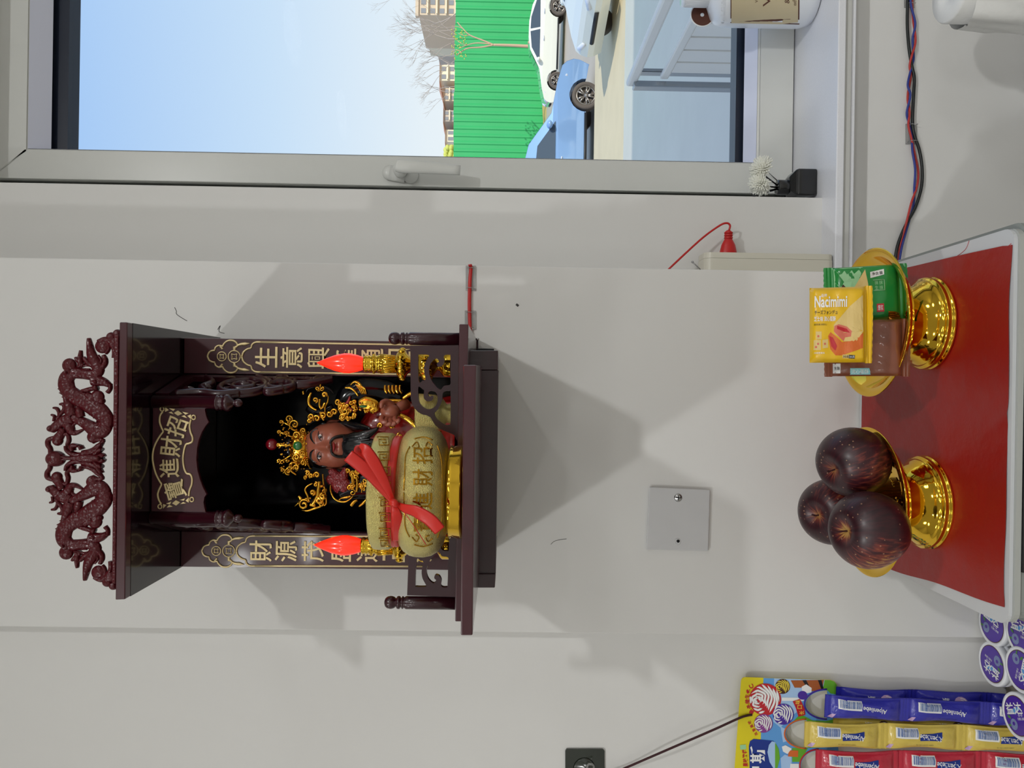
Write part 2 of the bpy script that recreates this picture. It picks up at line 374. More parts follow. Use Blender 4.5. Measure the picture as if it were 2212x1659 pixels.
# window_1 : outer frame, sash, bead, gasket, pane, handle
def zpx(px, py=250): return P(px, py, YW).z
def xpx(py, px=860): return P(px, py, YW).x
W1 = thing('window_1', None, None, (xj, YW, SZ), kind='structure')
gx = xpx(333); gt = zpx(127, 150); gb = zpx(1600, 250); ob = zpx(1704, 300); ot = HT + .01
sx0 = xpx(404.5); stp = zpx(2, 300)
stt = P(-10, 380, YW).z
m_ = M()                                            # fixed frame
m_.box(xj - .03, sx0 - .004, YW, YW + .07, SZ, ot, frame_m); m_.box(xj - .03, HX, YW + .02, YW + .07, SZ, ob + .0, gasket_m)
m_.box(xj - .03, HX, YW, YW + .07, stt + .004, ot, frame_m); m_.box(HX - .05, HX, YW, YW + .07, SZ, ot, frame_m)
m_.build('outer_frame', W1, bevel=.0015)
m_ = M(); m_.box(sx0 - .004, HX - .05, YW + .03, YW + .06, SZ + .004, stt + .004, gasket_m); 
# seals around the glass only (frame shaped)
gm = M(); oo = [(sx0 - .004, SZ + .004), (HX - .05, SZ + .004), (HX - .05, stt + .004), (sx0 - .004, stt + .004)]
hh = [(gx - .002, gb), (1.55, gb), (1.55, gt), (gx - .002, gt)]
def xz(l, y): return [Vector((a, y, b)) for a, b in l]
gm.poly(xz(oo, YW + .03), [xz(hh, YW + .03)], .035, gasket_m); gm.build('seal', W1)
# sash with mitred corners: four mitred rails
si = xpx(345.0); sit = zpx(66, 150); sib = zpx(1635, 250)
SX1, IX1 = 1.64, 1.55 + .013
YS = YW - .012
def rail(a, b, c, d, nm):
    q = M(); q.poly(xz([a, b, c, d], YS), [], .045, frame_m); q.build(nm, W1, bevel=.002)
A, B, Cc, D = (sx0, ob), (SX1, ob), (SX1, stt), (sx0, stt)
a, b, c, d = (si, sib), (IX1, sib), (IX1, sit), (si, sit)
rail(A, a, d, D, 'sash_rail'); rail(A, B, b, a, 'sash_rail'); rail(D, d, c, Cc, 'sash_rail'); rail(B, Cc, c, b, 'sash_rail')
def bead(o4, i4, y0, y1, nm, mm=frame_m):
    """sloped glazing bead ring from outer loop at y0 to inner loop at y1"""
    q = M(); O = xz(o4, y0); I = xz(i4, y1); q.add(O + I, [(k, (k + 1) % 4, 4 + (k + 1) % 4, 4 + k) for k in range(4)], mm); q.build(nm, W1)
gi = xpx(336); git = zpx(100, 150); gib = zpx(1613, 250)
bead([a, b, c, d], [(si + .004, sib + .004), (IX1 - .004, sib + .004), (IX1 - .004, sit - .004), (si + .004, sit - .004)], YS + .0005, YS + .003, 'bead_groove')
bead([(si + .004, sib + .004), (IX1 - .004, sib + .004), (IX1 - .004, sit - .004), (si + .004, sit - .004)], [(gi, gib), (1.553, gib), (1.553, git), (gi, git)], YS + .001, YS + .03, 'glazing_bead', bead_m)
m_ = M(); m_.box(gx - .02, 1.57, YW + .04, YW + .044, gb - .02, gt + .02, glass_m); m_.build('pane', W1)
m_ = M(); m_.box(SX1, HX - .05, YW + .04, YW + .044, SZ + .02, stt, glass_m); m_.build('pane', W1)
# handle
hd = M(); yh = YS
hd.tube(im([(842, 373), (876, 380)], yh - .005), 16 * px_(yh), frame_m, 24, n=(0, 1, 0), thick=.006)
hd.ell(P(842, 373, yh - .004), .0135, .006, .0135, frame_m); hd.ell(P(887, 380, yh - .004), .0135, .006, .0135, frame_m)
hd.tube([P(866, 372, yh), P(863, 366, yh - .045)], [.0115, .0115], frame_m, 20)
hd.tube(cat_(im([(856, 357), (870, 359), (920, 362), (994, 368)], yh - .045), 4), [.010, .012, .0105, .0085], frame_m, 16, n=(0, 1, 0), thick=.005)
hd.build('handle', W1)
# wall marks
for nm, lb, pts, r_, y_ in (('pencil_scribble', 'thin dark scribbled line on the wall above the roof end', [(377, 664), (381, 672), (381, 678), (390, 685), (400, 691), (404, 693)], .0004, 0),
                     ('wall_dent', None, [(1115, 657), (1120, 661)], .0016, 0), ('wall_scratch', None, [(1190, 1176), (1200, 1168), (1224, 1164)], .0003, 0),
                     ('wall_smudge', None, [(470, 712), (476, 703), (473, 716), (485, 720)], .0004, 0)):
    q = M(); q.tube(cat_(im(pts, y_ - .0002), 3), r_, mark_m, 6, n=(0, 1, 0), thick=.0002); q.build(nm, kind='structure')
# blank switch plate
sw = thing('switch_plate', 'square white blank wall plate with two screws below the shrine', 'wall plate', P(1465, 1120, 0))
q = M(); cs = [(1403, 1052), (1534, 1058), (1530, 1190), (1396, 1187)]
q.hexa(im(cs, -.006), im(cs, 0), plate_m); q.build('cover', sw, bevel=.0012)
q = M(); c0 = P(1465, 1075, -.006); q.lathe([(.0058, -.0015), (.0058, 0), (.0045, .0012), (.0, .0014)], c0, steel_m, 20, ax=(0, -1, 0))
q.box(c0.x - .0035, c0.x + .0035, c0.y - .0018, c0.y - .0012, c0.z - .0006, c0.z + .0006, blk); q.box(c0.x - .0006, c0.x + .0006, c0.y - .0018, c0.y - .0012, c0.z - .0035, c0.z + .0035, blk); q.build('screw', sw)
q = M(); c0 = P(1463, 1170, -.006); q.lathe([(.0048, -.001), (.0048, .0004), (.0034, .0005), (.0026, -.0002), (0, -.0002)], c0, plate_m, 20, ax=(0, -1, 0)); q.lathe([(.0022, 0), (.0022, .0006), (0, .0006)], c0 + Vector((.0008, 0, -.0012)), blk, 12, ax=(0, -1, 0)); q.build('screw', sw, label='recessed screw hole without a screw head')
# ================================================================== SHRINE
YRF, YPL, YSH, YTR, YNB = -.26, -.125, -.26, -.38, -.205   # roof front, pilaster face, shelf front, tray front, name board
SH = thing('wall_shrine', 'dark red lacquered wall shrine with a dragon crest, gold couplets and railings', 'shrine', P(1000, 900, -.1))
def q4(pts, Y, back, name, mm=lac, bev=.0008, par=None, Yb=None, pb=None):
    a = im(pts, Y); b = [Vector((p.x, back, p.z)) for p in a] if pb is None else im(pb, back)
    return M().hexa(a, b, mm).build(name, par or SH, bevel=bev)
# roof slab (seen from below) and front fascia
rl = P(270, 1295, YRF); rr = P(275, 696, YRF); rtl = P(249, 1296, YRF); rtr = P(258, 696, YRF)
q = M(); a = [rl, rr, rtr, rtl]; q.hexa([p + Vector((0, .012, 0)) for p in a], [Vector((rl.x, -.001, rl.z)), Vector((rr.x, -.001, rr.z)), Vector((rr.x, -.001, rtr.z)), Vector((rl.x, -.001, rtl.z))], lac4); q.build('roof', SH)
q = M(); q.hexa(a, [p + Vector((0, .0118, 0)) for p in a], lac3); q.build('roof_fascia', SH, bevel=.001)
c0, c1 = P(239, 1262, YRF), P(243, 722, YRF)
q = M(); q.hexa([P(249, 1262, YRF + .002), P(256, 722, YRF + .002), c1 + Vector((0, .002, 0)), c0 + Vector((0, .002, 0))], [p + Vector((0, .014, 0)) for p in (P(249, 1262, YRF), P(256, 722, YRF), c1, c0)], lac2); q.build('crest_rail', SH, bevel=.0012)
# --- dragon crest: one carved dragon per side round a pearl
YD = YRF + .009; TD = .0045; S1 = (90, 700, 5.72)
xc = (P(175.7, 836.4, YD).x + P(170.4, 1147, YD).x) / 2; zofs = (P(170.4, 1147, YD).z - P(175.7, 836.4, YD).z)
pd = px_(YD)
def dragon(mir):
    q = M()
    def T(l):
        o = []
        for a, b in l:
            p = P(S1[0] + a / S1[2], S1[1] + b / S1[2], YD)
            if mir: p = Vector((2 * xc - p.x, p.y, p.z + zofs))
            o.append(p)
        return o
    def st(l, w_, th=TD, n=5, seg=12):
        pts = cat_(T(l), n); ww = [(x * 1.1 + 5) / S1[2] * pd / 2 for x in w_]
        L = len(pts); r = [np.interp(i / (L - 1) * (len(ww) - 1), range(len(ww)), ww) for i in range(L)]
        q.tube(pts, r, lac2, seg, n=(0, 1, 0), thick=[min(th, x * 1.1 + .0006) for x in r])
    def bl(c, r, th=TD, ry=None):
        p = T([c])[0]; k = pd / S1[2]; q.ell(p, r * k, th, (ry or r) * k, lac2, 18, 10)
    st([(770, 1270), (810, 1190), (740, 1100), (640, 1020), (540, 955), (430, 905), (345, 840), (305, 750), (320, 660), (400, 605), (520, 615), (640, 625), (705, 570), (660, 470), (620, 380), (600, 280), (585, 175)],
       [170, 160, 195, 205, 195, 180, 175, 185, 170, 130, 115, 120, 130, 130, 105, 70, 36])
    st([(390, 1150), (470, 1190), (560, 1240), (650, 1300), (740, 1310), (800, 1240)], [95, 100, 125, 170, 185, 160])
    bl((345, 510), 88); bl((345, 590), 60, TD * 1.3); bl((340, 600), 26, TD * 1.9)
    st([(490, 520), (480, 420), (487, 325)], [70, 55, 30]); st([(520, 520), (440, 440), (420, 410)], [60, 40, 25])
    st([(640, 520), (570, 470), (520, 410)], [50, 60, 30]); st([(720, 560), (780, 500), (790, 440), (765, 385)], [60, 55, 50, 40])
    st([(700, 520), (740, 450), (700, 385)], [40, 24, 20]); st([(440, 560), (520, 560), (600, 560)], [20, 24, 20]); st([(440, 530), (560, 510), (650, 530)], [26, 24, 26])
    pts = [(750 + math.cos(t) * (12 + 11.5 * t), 275 + math.sin(t) * (12 + 11.5 * t)) for t in np.linspace(0, 7.4, 24)]
    bl((750, 275), 88, TD * .7); st(pts, [14, 26, 34], TD * 1.3, 2)
    st([(700, 215), (790, 190), (860, 230), (905, 320), (905, 420)], [40, 60, 60, 56, 60]); bl((865, 165), 65); bl((940, 120), 55); bl((900, 230), 80)
    st([(620, 700), (700, 700), (780, 720), (845, 760)], [110, 120, 90, 50]); st([(845, 740), (850, 800), (815, 845)], [50, 40, 46]); st([(690, 780), (620, 800), (560, 815), (490, 825)], [70, 50, 50, 26]); bl((690, 712), 34, TD * 1.5)
    bl((690, 900), 85); bl((745, 950), 40); st([(560, 860), (600, 900), (660, 920)], [60, 90, 110])
    bl((640, 1395), 76); st([(640, 1440), (700, 1430), (740, 1430), (778, 1440)], [70, 40, 44, 24]); st([(775, 1440), (700, 1510), (620, 1560), (500, 1580)], [26, 60, 50, 30])
    st([(290, 880), (330, 980), (350, 1060), (380, 1130)], [40, 90, 130, 120]); st([(450, 1010), (470, 1080), (490, 1150)], [20, 90, 80])
    for k in range(6): st([(285 + 14 * k, 880 + 16 * k), (310 + 20 * k, 990), (290 + 24 * k, 1110)], [8, 9, 8], TD * 1.45, 4, 6)
    for k in range(4): st([(450 + 10 * k, 1020), (445 + 14 * k, 1090), (440 + 18 * k, 1180)], [8, 8, 8], TD * 1.25, 4, 6)
    st([(380, 1160), (290, 1190), (210, 1240), (150, 1290), (125, 1320)], [130, 120, 110, 95, 70]); bl((120, 1290), 44, TD * 1.4)
    st([(145, 1035), (190, 1045), (215, 1090), (220, 1160)], [20, 36, 32, 34]); st([(225, 990), (275, 995), (285, 1050), (230, 1120), (190, 1170)], [20, 44, 44, 36, 30]); st([(120, 1120), (160, 1140), (150, 1200)], [18, 32, 28])
    st([(300, 1220), (350, 1280), (380, 1330), (440, 1340), (540, 1290)], [110, 100, 80, 50, 14]); st([(400, 1320), (395, 1250), (440, 1210)], [20, 26, 40])
    st([(270, 1290), (240, 1360), (190, 1430)], [70, 90, 120]); bl((200, 1440), 66); st([(170, 1400), (90, 1430), (80, 1490), (110, 1545), (115, 1620)], [40, 52, 50, 46, 50])
    st([(260, 1370), (320, 1360), (340, 1430), (325, 1500), (380, 1560)], [30, 40, 44, 44, 40])
    for a, b in ((245, 635), (222, 690), (205, 745), (202, 800), (218, 850), (250, 900)): st([(a + 50, b + 6), (a, b)], [44, 6], TD * .8, 2, 8)
    for a, b in ((540, 1085), (590, 1125), (640, 1165), (680, 1210)): st([(a + 30, b - 34), (a, b)], [44, 6], TD * .7, 2, 8)
    # raised spine and scale rows
    st([(800, 1180), (720, 1090), (600, 1000), (480, 935), (370, 880)], [9, 9, 9, 9, 7], TD * 1.35, 5, 6)
    body = cat_([Vector((a, b, 0)) for a, b in [(800, 1210), (740, 1110), (640, 1030), (540, 965), (430, 910), (345, 840), (310, 750)]], 6)
    for i in range(1, len(body) - 1):
        t = (body[i + 1] - body[i - 1]).normalized(); nn = Vector((-t.y, t.x, 0))
        for s_ in (-1, 1):
            c = body[i] + nn * s_ * 34; e = c + nn * s_ * 26 + t * 12
            st([(c.x, c.y), ((c.x + e.x) / 2 + t.x * 14, (c.y + e.y) / 2 + t.y * 14), (e.x, e.y)], [6, 7, 5], TD * 1.22, 3, 5)
    return q.build('carved_dragon', SH)
dragon(False); dragon(True)
q = M(); S2 = (90, 960, 5.35)
def T2(l): return [P(S2[0] + a / S2[2], S2[1] + b / S2[2], YD - .001) for a, b in l]
k2 = pd / S2[2]
q.ell(T2([(165, 165)])[0], 92 * k2, .008, 112 * k2, lac2, 24, 14)
for r_ in (60, 30): q.tube([T2([(150 + math.cos(t) * r_ * .6, 165 + math.sin(t) * r_ * .6)])[0] + Vector((0, -.006, 0)) for t in np.linspace(0, 6.28, 16)], .0006, lac2, 6)
for s_ in (-1, 1):
    def tt(l): return cat_(T2([(a, 157 + (b - 157) * s_) for a, b in l]), 5)
    def s2(l, w_, th=.005): q.tube(tt(l), [x * k2 / 2 for x in w_], lac2, 12, n=(0, 1, 0), thick=th)
    s2([(220, 185), (300, 160), (400, 160), (470, 157)], [30, 45, 60, 60]); s2([(290, 300), (300, 250), (350, 210), (430, 190), (520, 200)], [40, 50, 60, 70, 60])
    s2([(370, 240), (360, 290), (380, 300), (440, 300)], [40, 70, 60, 30]); s2([(470, 260), (450, 300)], [60, 40]); s2([(480, 200), (560, 220), (640, 250), (700, 330)], [90, 90, 60, 30])
    s2([(620, 200), (680, 250), (700, 250)], [60, 60, 50]); s2([(640, 170), (700, 190), (720, 170)], [60, 60, 50])
s_ = 1; s2([(440, 157), (520, 157), (600, 157), (690, 157)], [90, 130, 120, 70], .008)
q.build('flaming_pearl', SH)
# --- body: back, sides, pilasters
cbt = rl.z; sz_t = P(988, 829, YSH).z          # shelf top
xL, xR = P(600, 1227, YPL).x, P(600, 733, YPL).x
xLi, xRi = P(600, 1150, YPL).x, P(600, 810, YPL).x
M().box(xL + .002, xR - .002, -.012, -.0015, sz_t - .035, cbt, blk).build('back_panel', SH)
M().box(xL, xL + .006, YPL + .012, -.002, sz_t, cbt, lac).build('side_panel', SH); M().box(xR - .006, xR, YPL + .012, -.002, sz_t, cbt, lac).build('side_panel', SH)
def pilaster(xin, xout, tip, dirn, chars, zb):
    """tip: picture point of the ornament's top, dirn: slope of its axis"""
    z_t = cbt
    px0, px1 = min(xin, xout), max(xin, xout)
    pl = M().box(px0, px1, YPL, YPL + .0115, zb, z_t - .0003, lac3).build('pilaster', SH, bevel=.0008)
    Yg = YPL - .0006
    def T(l, d=0): return [P(tip[0] + a / 5.53, tip[1] + b / 5.53 + (a / 5.53) * dirn, Yg - d) for a, b in l]
    g = M(); k = px_(Yg) / 5.53
    def ln(l, w_, cl=False, n=5): g.tube(cat_(T(l + (l[:1] if cl else [])), n), [x * k / 2 for x in w_], goldp, 8, n=(0, 1, 0), thick=.0009)
    for s_ in (-1, 1):
        ln([(0, 0), (22, s_ * 48), (60, s_ * 68), (92, s_ * 72)], [22, 22, 22, 20]); ln([(88, s_ * 78), (98, s_ * 108), (135, s_ * 130), (178, s_ * 122), (182, s_ * 118)], [20, 22, 22, 24, 22])
        ln([(178, s_ * 118), (205, s_ * 160), (250, s_ * 190), (310, s_ * 190), (348, s_ * 165), (358, s_ * 130), (330, s_ * 112)], [22, 22, 24, 26, 24, 24, 30])
        ln([(150, s_ * 120), (172, s_ * 100), (178, s_ * 88)], [20, 24, 30]); ln([(325, s_ * 120), (322, s_ * 92), (322, s_ * 70)], [40, 34, 26])
        ln([(350, s_ * 130), (400, s_ * 150), (450, s_ * 155), (505, s_ * 162)], [22, 34, 40, 4])
        ln([(412, 0), (430, s_ * 55), (480, s_ * 95), (520, s_ * 108), (535, s_ * 150), (575, s_ * 176), (640, s_ * 180)], [24, 24, 24, 22, 22, 24, 24])
        ln([(640, s_ * 180), (1400, s_ * 178), (2000, s_ * 178), (2700, s_ * 176)], [24, 24, 24, 24], n=2)
    for cx, r_ in ((173, 54), (322, 72)):
        ln([(cx + r_ * math.cos(t), r_ * math.sin(t)) for t in np.linspace(0, 5.9, 16)], [15] * 17, True, 2)
        h = r_ * .48
        for a in range(4):
            c_, s_ = math.cos(a * math.pi / 2), math.sin(a * math.pi / 2)
            ln([(cx + (c_ * -h - s_ * -h), (s_ * -h + c_ * -h)), (cx + (0 * c_ - s_ * -h * .72), (s_ * 0 + c_ * -h * .72)), (cx + (c_ * h - s_ * -h), (s_ * h + c_ * -h))], [11, 11, 11], n=4)
    g.build('gold_border', pl)
    g = M()
    for i, ch in enumerate(chars):
        a = 625 + i * 322 + (20 if i == 0 else 0); c = T([(a + 60, 0)])[0]
        g.text(ch, c + Vector((0, -.0008, 0)), X3, Z3, 250 * k, 265 * k, goldp, ext=.0012, bold=.009)
    g.build('couplet_characters', pl)
zb = P(900, 770, YPL).z - .02
pilaster(xRi, xR, (448, 769.5), .017, '生意興隆通四海', sz_t); pilaster(xLi, xL, (436, 1189.5), .004, '財源茂盛達三江', sz_t)
# --- name board between the hanging posts
def bz(l): return [(320 + a / 6.38, 860 + b / 6.38) for a, b in l]
bd = [(-10, 60), (780, 60), (785, 180), (800, 250), (836, 330), (790, 385), (740, 470), (700, 570), (675, 690), (665, 850), (680, 990), (715, 1120), (760, 1240), (806, 1325), (775, 1370), (765, 1430), (775, 1500), (800, 1600), (-10, 1600)]
zt_ = cbt - .0003
o = im(bz(bd), YNB); o[0].z = zt_; o[-1].z = zt_
NB = M().poly(o, [], .005, lac3).build('name_board', SH, bevel=.0006)
g = M(); k = px_(YNB) / 6.38
def ln(l, w_, n=5, cl=False, d=0): g.tube(cat_(im(bz(l), YNB - .0006 - d), n), [x * k / 2 for x in w_], goldp, 8, n=(0, 1, 0), thick=.001)
ln([(200, 190), (165, 240), (158, 330), (185, 410), (205, 460), (170, 510), (120, 590), (75, 700), (60, 820), (75, 930), (105, 1040), (160, 1150), (182, 1190), (150, 1260), (132, 1330), (150, 1410), (180, 1460)], [28] * 17)
ln([(590, 295), (572, 380), (585, 470), (612, 540), (605, 600), (560, 625), (520, 640), (490, 740), (480, 850), (495, 960), (530, 1035), (580, 1050), (605, 1110), (600, 1190), (570, 1270), (560, 1350)], [28] * 16)
for c in ((193, 150), (628, 265), (603, 1397), (163, 1493)): ln([(c[0] + 26 * math.cos(t), c[1] + 30 * math.sin(t)) for t in np.linspace(0, 6.3, 14)], [18] * 14, 2)
def dia(pts): g.poly(im(bz(pts), YNB - .0014), [], .0014, goldp)
dia([(355, 205), (410, 170), (470, 215), (410, 242)]); dia([(285, 140), (370, 150), (345, 178)]); dia([(280, 200), (320, 185), (350, 222)]); dia([(235, 125), (282, 165), (232, 190)]); dia([(470, 188), (555, 208), (515, 228)]); dia([(455, 250), (500, 235), (535, 275)]); dia([(540, 245), (590, 225), (590, 290)])
dia([(330, 1450), (380, 1408), (440, 1435), (385, 1482)]); dia([(245, 1455), (320, 1425), (300, 1465)]); dia([(255, 1508), (290, 1470), (340, 1495)]); dia([(205, 1460), (250, 1475), (205, 1522)]); dia([(430, 1405), (510, 1382), (490, 1412)]); dia([(440, 1462), (480, 1432), (522, 1448)]); dia([(515, 1415), (560, 1370), (558, 1440)])
g.build('scroll_border', NB)
g = M()
for ch, (a, b), rot, w_, h_ in (('招', (385, 400), .32, 250, 290), ('財', (310, 665), .10, 275, 290), ('進', (290, 965), -.06, 260, 270), ('寶', (365, 1265), -.30, 250, 290)):
    c = P(*bz([(a, b)])[0], YNB - .0018); rx = Vector((math.cos(rot), 0, -math.sin(rot))); g.text(ch, c, rx, Vector((math.sin(rot), 0, math.cos(rot))), w_ * k, h_ * k, goldp, ext=.0016, bold=.009)
g.build('board_characters', NB)
# --- turned hanging posts
def post_h(py_, x0=318):
    top = P(x0, py_, YNB + .002); k = px_(YNB)
    f = lambda px: P(px, py_, YNB).z - top.z
    pr = [(14, top.z - zt_ + 0)]
    q = M(); Z = lambda px: P(px, py_, YNB).z
    prof = [(14, zt_), (14, Z(466)), (17, Z(467)), (17, Z(470)), (14.5, Z(472)), (14.5, Z(474)), (17, Z(477)), (14, Z(480)), (16, Z(483)), (18.5, Z(488)), (18.8, Z(491)), (17, Z(495)), (11, Z(499)), (10, Z(501)), (6, Z(503)), (5, Z(505)), (8, Z(508)), (9.2, Z(513)), (8, Z(518)), (4, Z(521.5)), (0.2, Z(523))]
    q.lathe([(r * k, z) for r, z in prof], (top.x, top.y, 0), lac, 32); q.build('hanging_post', SH)
post_h(867.5); post_h(1117)
# --- carved side valances behind the posts (slanting back to the pilasters)
def valance(p0, p1, sgn):
    """p0 front (x,y) p1 back (x,y)"""
    d = Vector((p1[0] - p0[0], p1[1] - p0[1], 0)); L = d.length; d.normalize(); nn = Vector((d.y, -d.x, 0)) * sgn
    def T(l, o=0): return [Vector((p0[0], p0[1], zt_ - b)) + d * a + nn * o for a, b in l]
    q = M(); L_ = L
    q.poly(T([(0, 0), (L_, 0), (L_, .016), (0, .016)]), [], .006, lac, nrm=nn)
    q.poly(T([(L_ - .010, .0), (L_, .0), (L_, .175), (L_ - .004, .180), (L_ - .010, .170)]), [], .006, lac, nrm=nn)
    def ring(a, b, r, w_): q.tube(T([(a + r * math.cos(t), b + r * math.sin(t)) for t in np.linspace(0, 6.2832, 25)], -.004), w_, lac, 8, n=nn, thick=.0055)
    ring(.040, .085, .026, .004); ring(.040, .085, .012, .003); q.tube(T([(.040, .085), (.0401, .085)], -.003), .010, lac, 16, n=nn, thick=.006)
    for t in np.linspace(0, 6.28, 10)[:-1]: q.tube(T([(.04 + .013 * math.cos(t), .085 + .013 * math.sin(t)), (.04 + .024 * math.cos(t), .085 + .024 * math.sin(t))], -.002), .0012, lac, 6)
    ring(.046, .128, .014, .0035); ring(.062, .150, .010, .003); ring(.068, .122, .008, .003); ring(.070, .168, .006, .003)
    for l in ([(.004, .02), (.012, .045), (.006, .07), (.014, .09)], [(.016, .05), (.03, .04), (.05, .045), (.07, .03)], [(.05, .115), (.064, .105), (.074, .09)], [(.03, .115), (.02, .12), (.03, .135)], [(.05, .145), (.054, .158), (.066, .172), (.074, .182)]):
        q.tube(cat_(T(l, -.003), 5), [.003, .005, .0035], lac, 8, n=nn, thick=.0055)
    q.tube(T([(.018, .03), (.0181, .03)], -.003), .009, lac, 14, n=nn, thick=.006); q.tube(T([(.03, .045), (.0301, .045)], -.003), .007, lac, 14, n=nn, thick=.006)
    q.build('carved_valance', SH)
valance((P(400, 850, YNB).x, YNB + .006), (xRi - .001, YPL - .002), 1); valance((P(400, 1134, YNB).x, YNB + .006), (xLi + .001, YPL - .002), -1)
# --- shelf, pull-out tray, base
q4([(1012, 700), (992, 700), (983, 1343), (1002, 1343)], YSH, -.0015, 'shelf_board', lac3, .001)
yt = YTR; tr_ = im([(1029, 868.5 - 80), (1001, 868.5 - 80), (995, 1373), (1021, 1373)], yt)
bk = [Vector((p.x + .006, -.06, p.z)) for p in tr_]
tr_[0].y += 0
M().hexa(tr_, bk, lac3).build('pull_out_tray', SH, bevel=.0012)
M().hexa(im([(1076, 757), (1013, 757), (1012, 799), (1076, 799)], -.215), [Vector((p.x, -.0015, p.z)) for p in im([(1076, 757), (1013, 757), (1012, 799), (1076, 799)], -.215)], lac).build('base_cheek', SH, bevel=.001)
M().hexa(im([(1071, 1240), (1014, 1240), (1008, 1270), (1069, 1270)], -.215), [Vector((p.x, -.0015, p.z)) for p in im([(1071, 1240), (1014, 1240), (1008, 1270), (1069, 1270)], -.215)], lac).build('base_cheek', SH, bevel=.001)
fr = im([(1077, 799.5), (1036, 799.5), (1030, 1239.5), (1071, 1239.5)], -.212)
M().hexa(fr, [p + Vector((0, .008, 0)) for p in fr], lac).build('base_front', SH, bevel=.0006)
fr2 = im([(1074, 799.5), (1068, 799.5), (1064, 1239.5), (1070, 1239.5)], -.204); M().hexa(fr2, [Vector((p.x, -.0015, p.z)) for p in fr2], blk).build('base_floor', SH)
q = M(); c = P(1030, 748, -.10); q.lathe([(.0012, 0), (.0012, .012), (.0022, .0125), (.0022, .0145), (0, .015)], P(1031, 757, -.15), steel_m, 12, ax=(1, 0, 0)); q.build('screw', SH)
# --- railings
def zr(l): return [(780 + a / 5.184, 680 + b / 5.184) for a, b in l]
YB_ = -.245
OUT = [(551, 345), (1093, 340), (1093, 1440), (1070, 1400), (1040, 1345), (985, 1320), (930, 1300), (870, 1270), (825, 1230), (800, 1190), (775, 1145), (735, 1125), (690, 1118), (640, 1090), (600, 1050), (572, 1000), (556, 930)]
HO = [[(640, 470), (652, 445), (745, 445), (762, 458), (745, 490), (718, 540), (706, 600), (710, 660), (722, 722), (690, 738), (645, 742)],
      [(845, 488), (800, 515), (768, 570), (760, 640), (780, 715), (820, 780), (885, 838), (930, 795), (998, 780), (1000, 700), (1000, 470), (988, 448), (945, 448), (926, 470), (932, 520), (908, 568), (870, 583), (850, 565), (852, 540), (872, 520)],
      [(643, 806), (692, 836), (706, 850), (700, 905), (712, 948), (745, 968), (790, 960), (810, 925), (795, 905), (765, 915), (748, 892), (758, 862), (795, 855), (838, 872), (858, 930), (845, 1000), (805, 1045), (745, 1058), (690, 1030), (652, 980), (640, 900)],
      [(915, 880), (940, 858), (985, 856), (1001, 872), (1001, 1200), (985, 1230), (950, 1235), (900, 1210), (850, 1170), (825, 1130), (822, 1100), (850, 1070), (890, 1000), (908, 940)]]
def sm(l): return l
def dense(l):
    return [(p.x, p.y) for p in cat_([Vector((a, b, 0)) for a, b in l], 4, True)]
zsh = P(988, 720, YSH).z
def rail_panel(fn):
    o = [fn(a, b) for a, b in OUT]; h = [[fn(a, b) for a, b in dense(l)] for l in HO]
    M().poly(o, h, .006, lac).build('fretwork_panel', SH, bevel=.0005)
rail_panel(lambda a, b: P(780 + a / 5.184, 680 + b / 5.184, YB_))
xA = P(900, 745, YB_).x; xB = P(900, 1288, YB_).x; zd = P(983, 1288, YB_).z - P(990, 745, YB_).z
def mirf(a, b):
    p = P(780 + a / 5.184, 680 + b / 5.184, YB_); return Vector((xA + xB - p.x, p.y, p.z + zd))
rail_panel(mirf)
def post_r(py_, x0, dx):
    k = px_(YB_); Z = lambda px: P(px + dx, py_, YB_).z; c = P(900, py_, YB_ + .003)
    pr = [(14, Z(992)), (14, Z(886)), (13, Z(884)), (11, Z(881)), (13.5, Z(879)), (13.5, Z(877)), (10, Z(875)), (10, Z(874.5)), (13.5, Z(872)), (14, Z(869)), (13, Z(866)), (9, Z(864)), (9, Z(863.5)), (12, Z(860)), (13.6, Z(855)), (13.8, Z(851)), (12.5, Z(845)), (9, Z(840.5)), (4, Z(838.5)), (.2, Z(838))]
    M().lathe([(r * k, z) for r, z in pr], (c.x, c.y, 0), lac, 28).build('railing_post', SH)
post_r(731.5, 838, 0); post_r(1302, 828, -9)
# ================================================================== STATUE
from mathutils.bvhtree import BVHTree
YS_ = -.115; ks = px_(YS_)
def SP(a, b, d=0.0): return P(a, b, YS_ + d)
# the shrine's niche is open to the front: the statue stands on the shelf board
ST = thing('deity_statue', 'painted bearded statue with gold crown and red robe standing in the shrine', 'statue', SP(985, 960, .02))
q = M()   # one continuous robe: shoulders to base
prof = [(755, 24, 20), (772, 34, 26), (785, 60, 34), (800, 82, 42), (820, 92, 50), (850, 94, 54), (880, 92, 54), (910, 90, 52), (940, 94, 54), (965, 100, 56), (984, 102, 58)]
vs = []; seg = 40
for px0_, rx, ry in prof:
    for k in range(seg):
        a = 2 * math.pi * k / seg; wv = 1 + .05 * math.sin(9 * a + px0_ * .02) * (1 if px0_ > 800 else .2)
        c = P(px0_, 958, YS_ + .0); vs.append(c + Vector((rx * ks * math.cos(a) * wv, ry * ks * math.sin(a) * wv * .62, 0)))
fs = [(i * seg + k, i * seg + (k + 1) % seg, (i + 1) * seg + (k + 1) % seg, (i + 1) * seg + k) for i in range(len(prof) - 1) for k in range(seg)]
fs += [tuple(range(seg)), tuple((len(prof) - 1) * seg + k for k in range(seg))[::-1]]
q.add(vs, fs, robe_m, True); robe = q.build('robe', ST, sub=1)
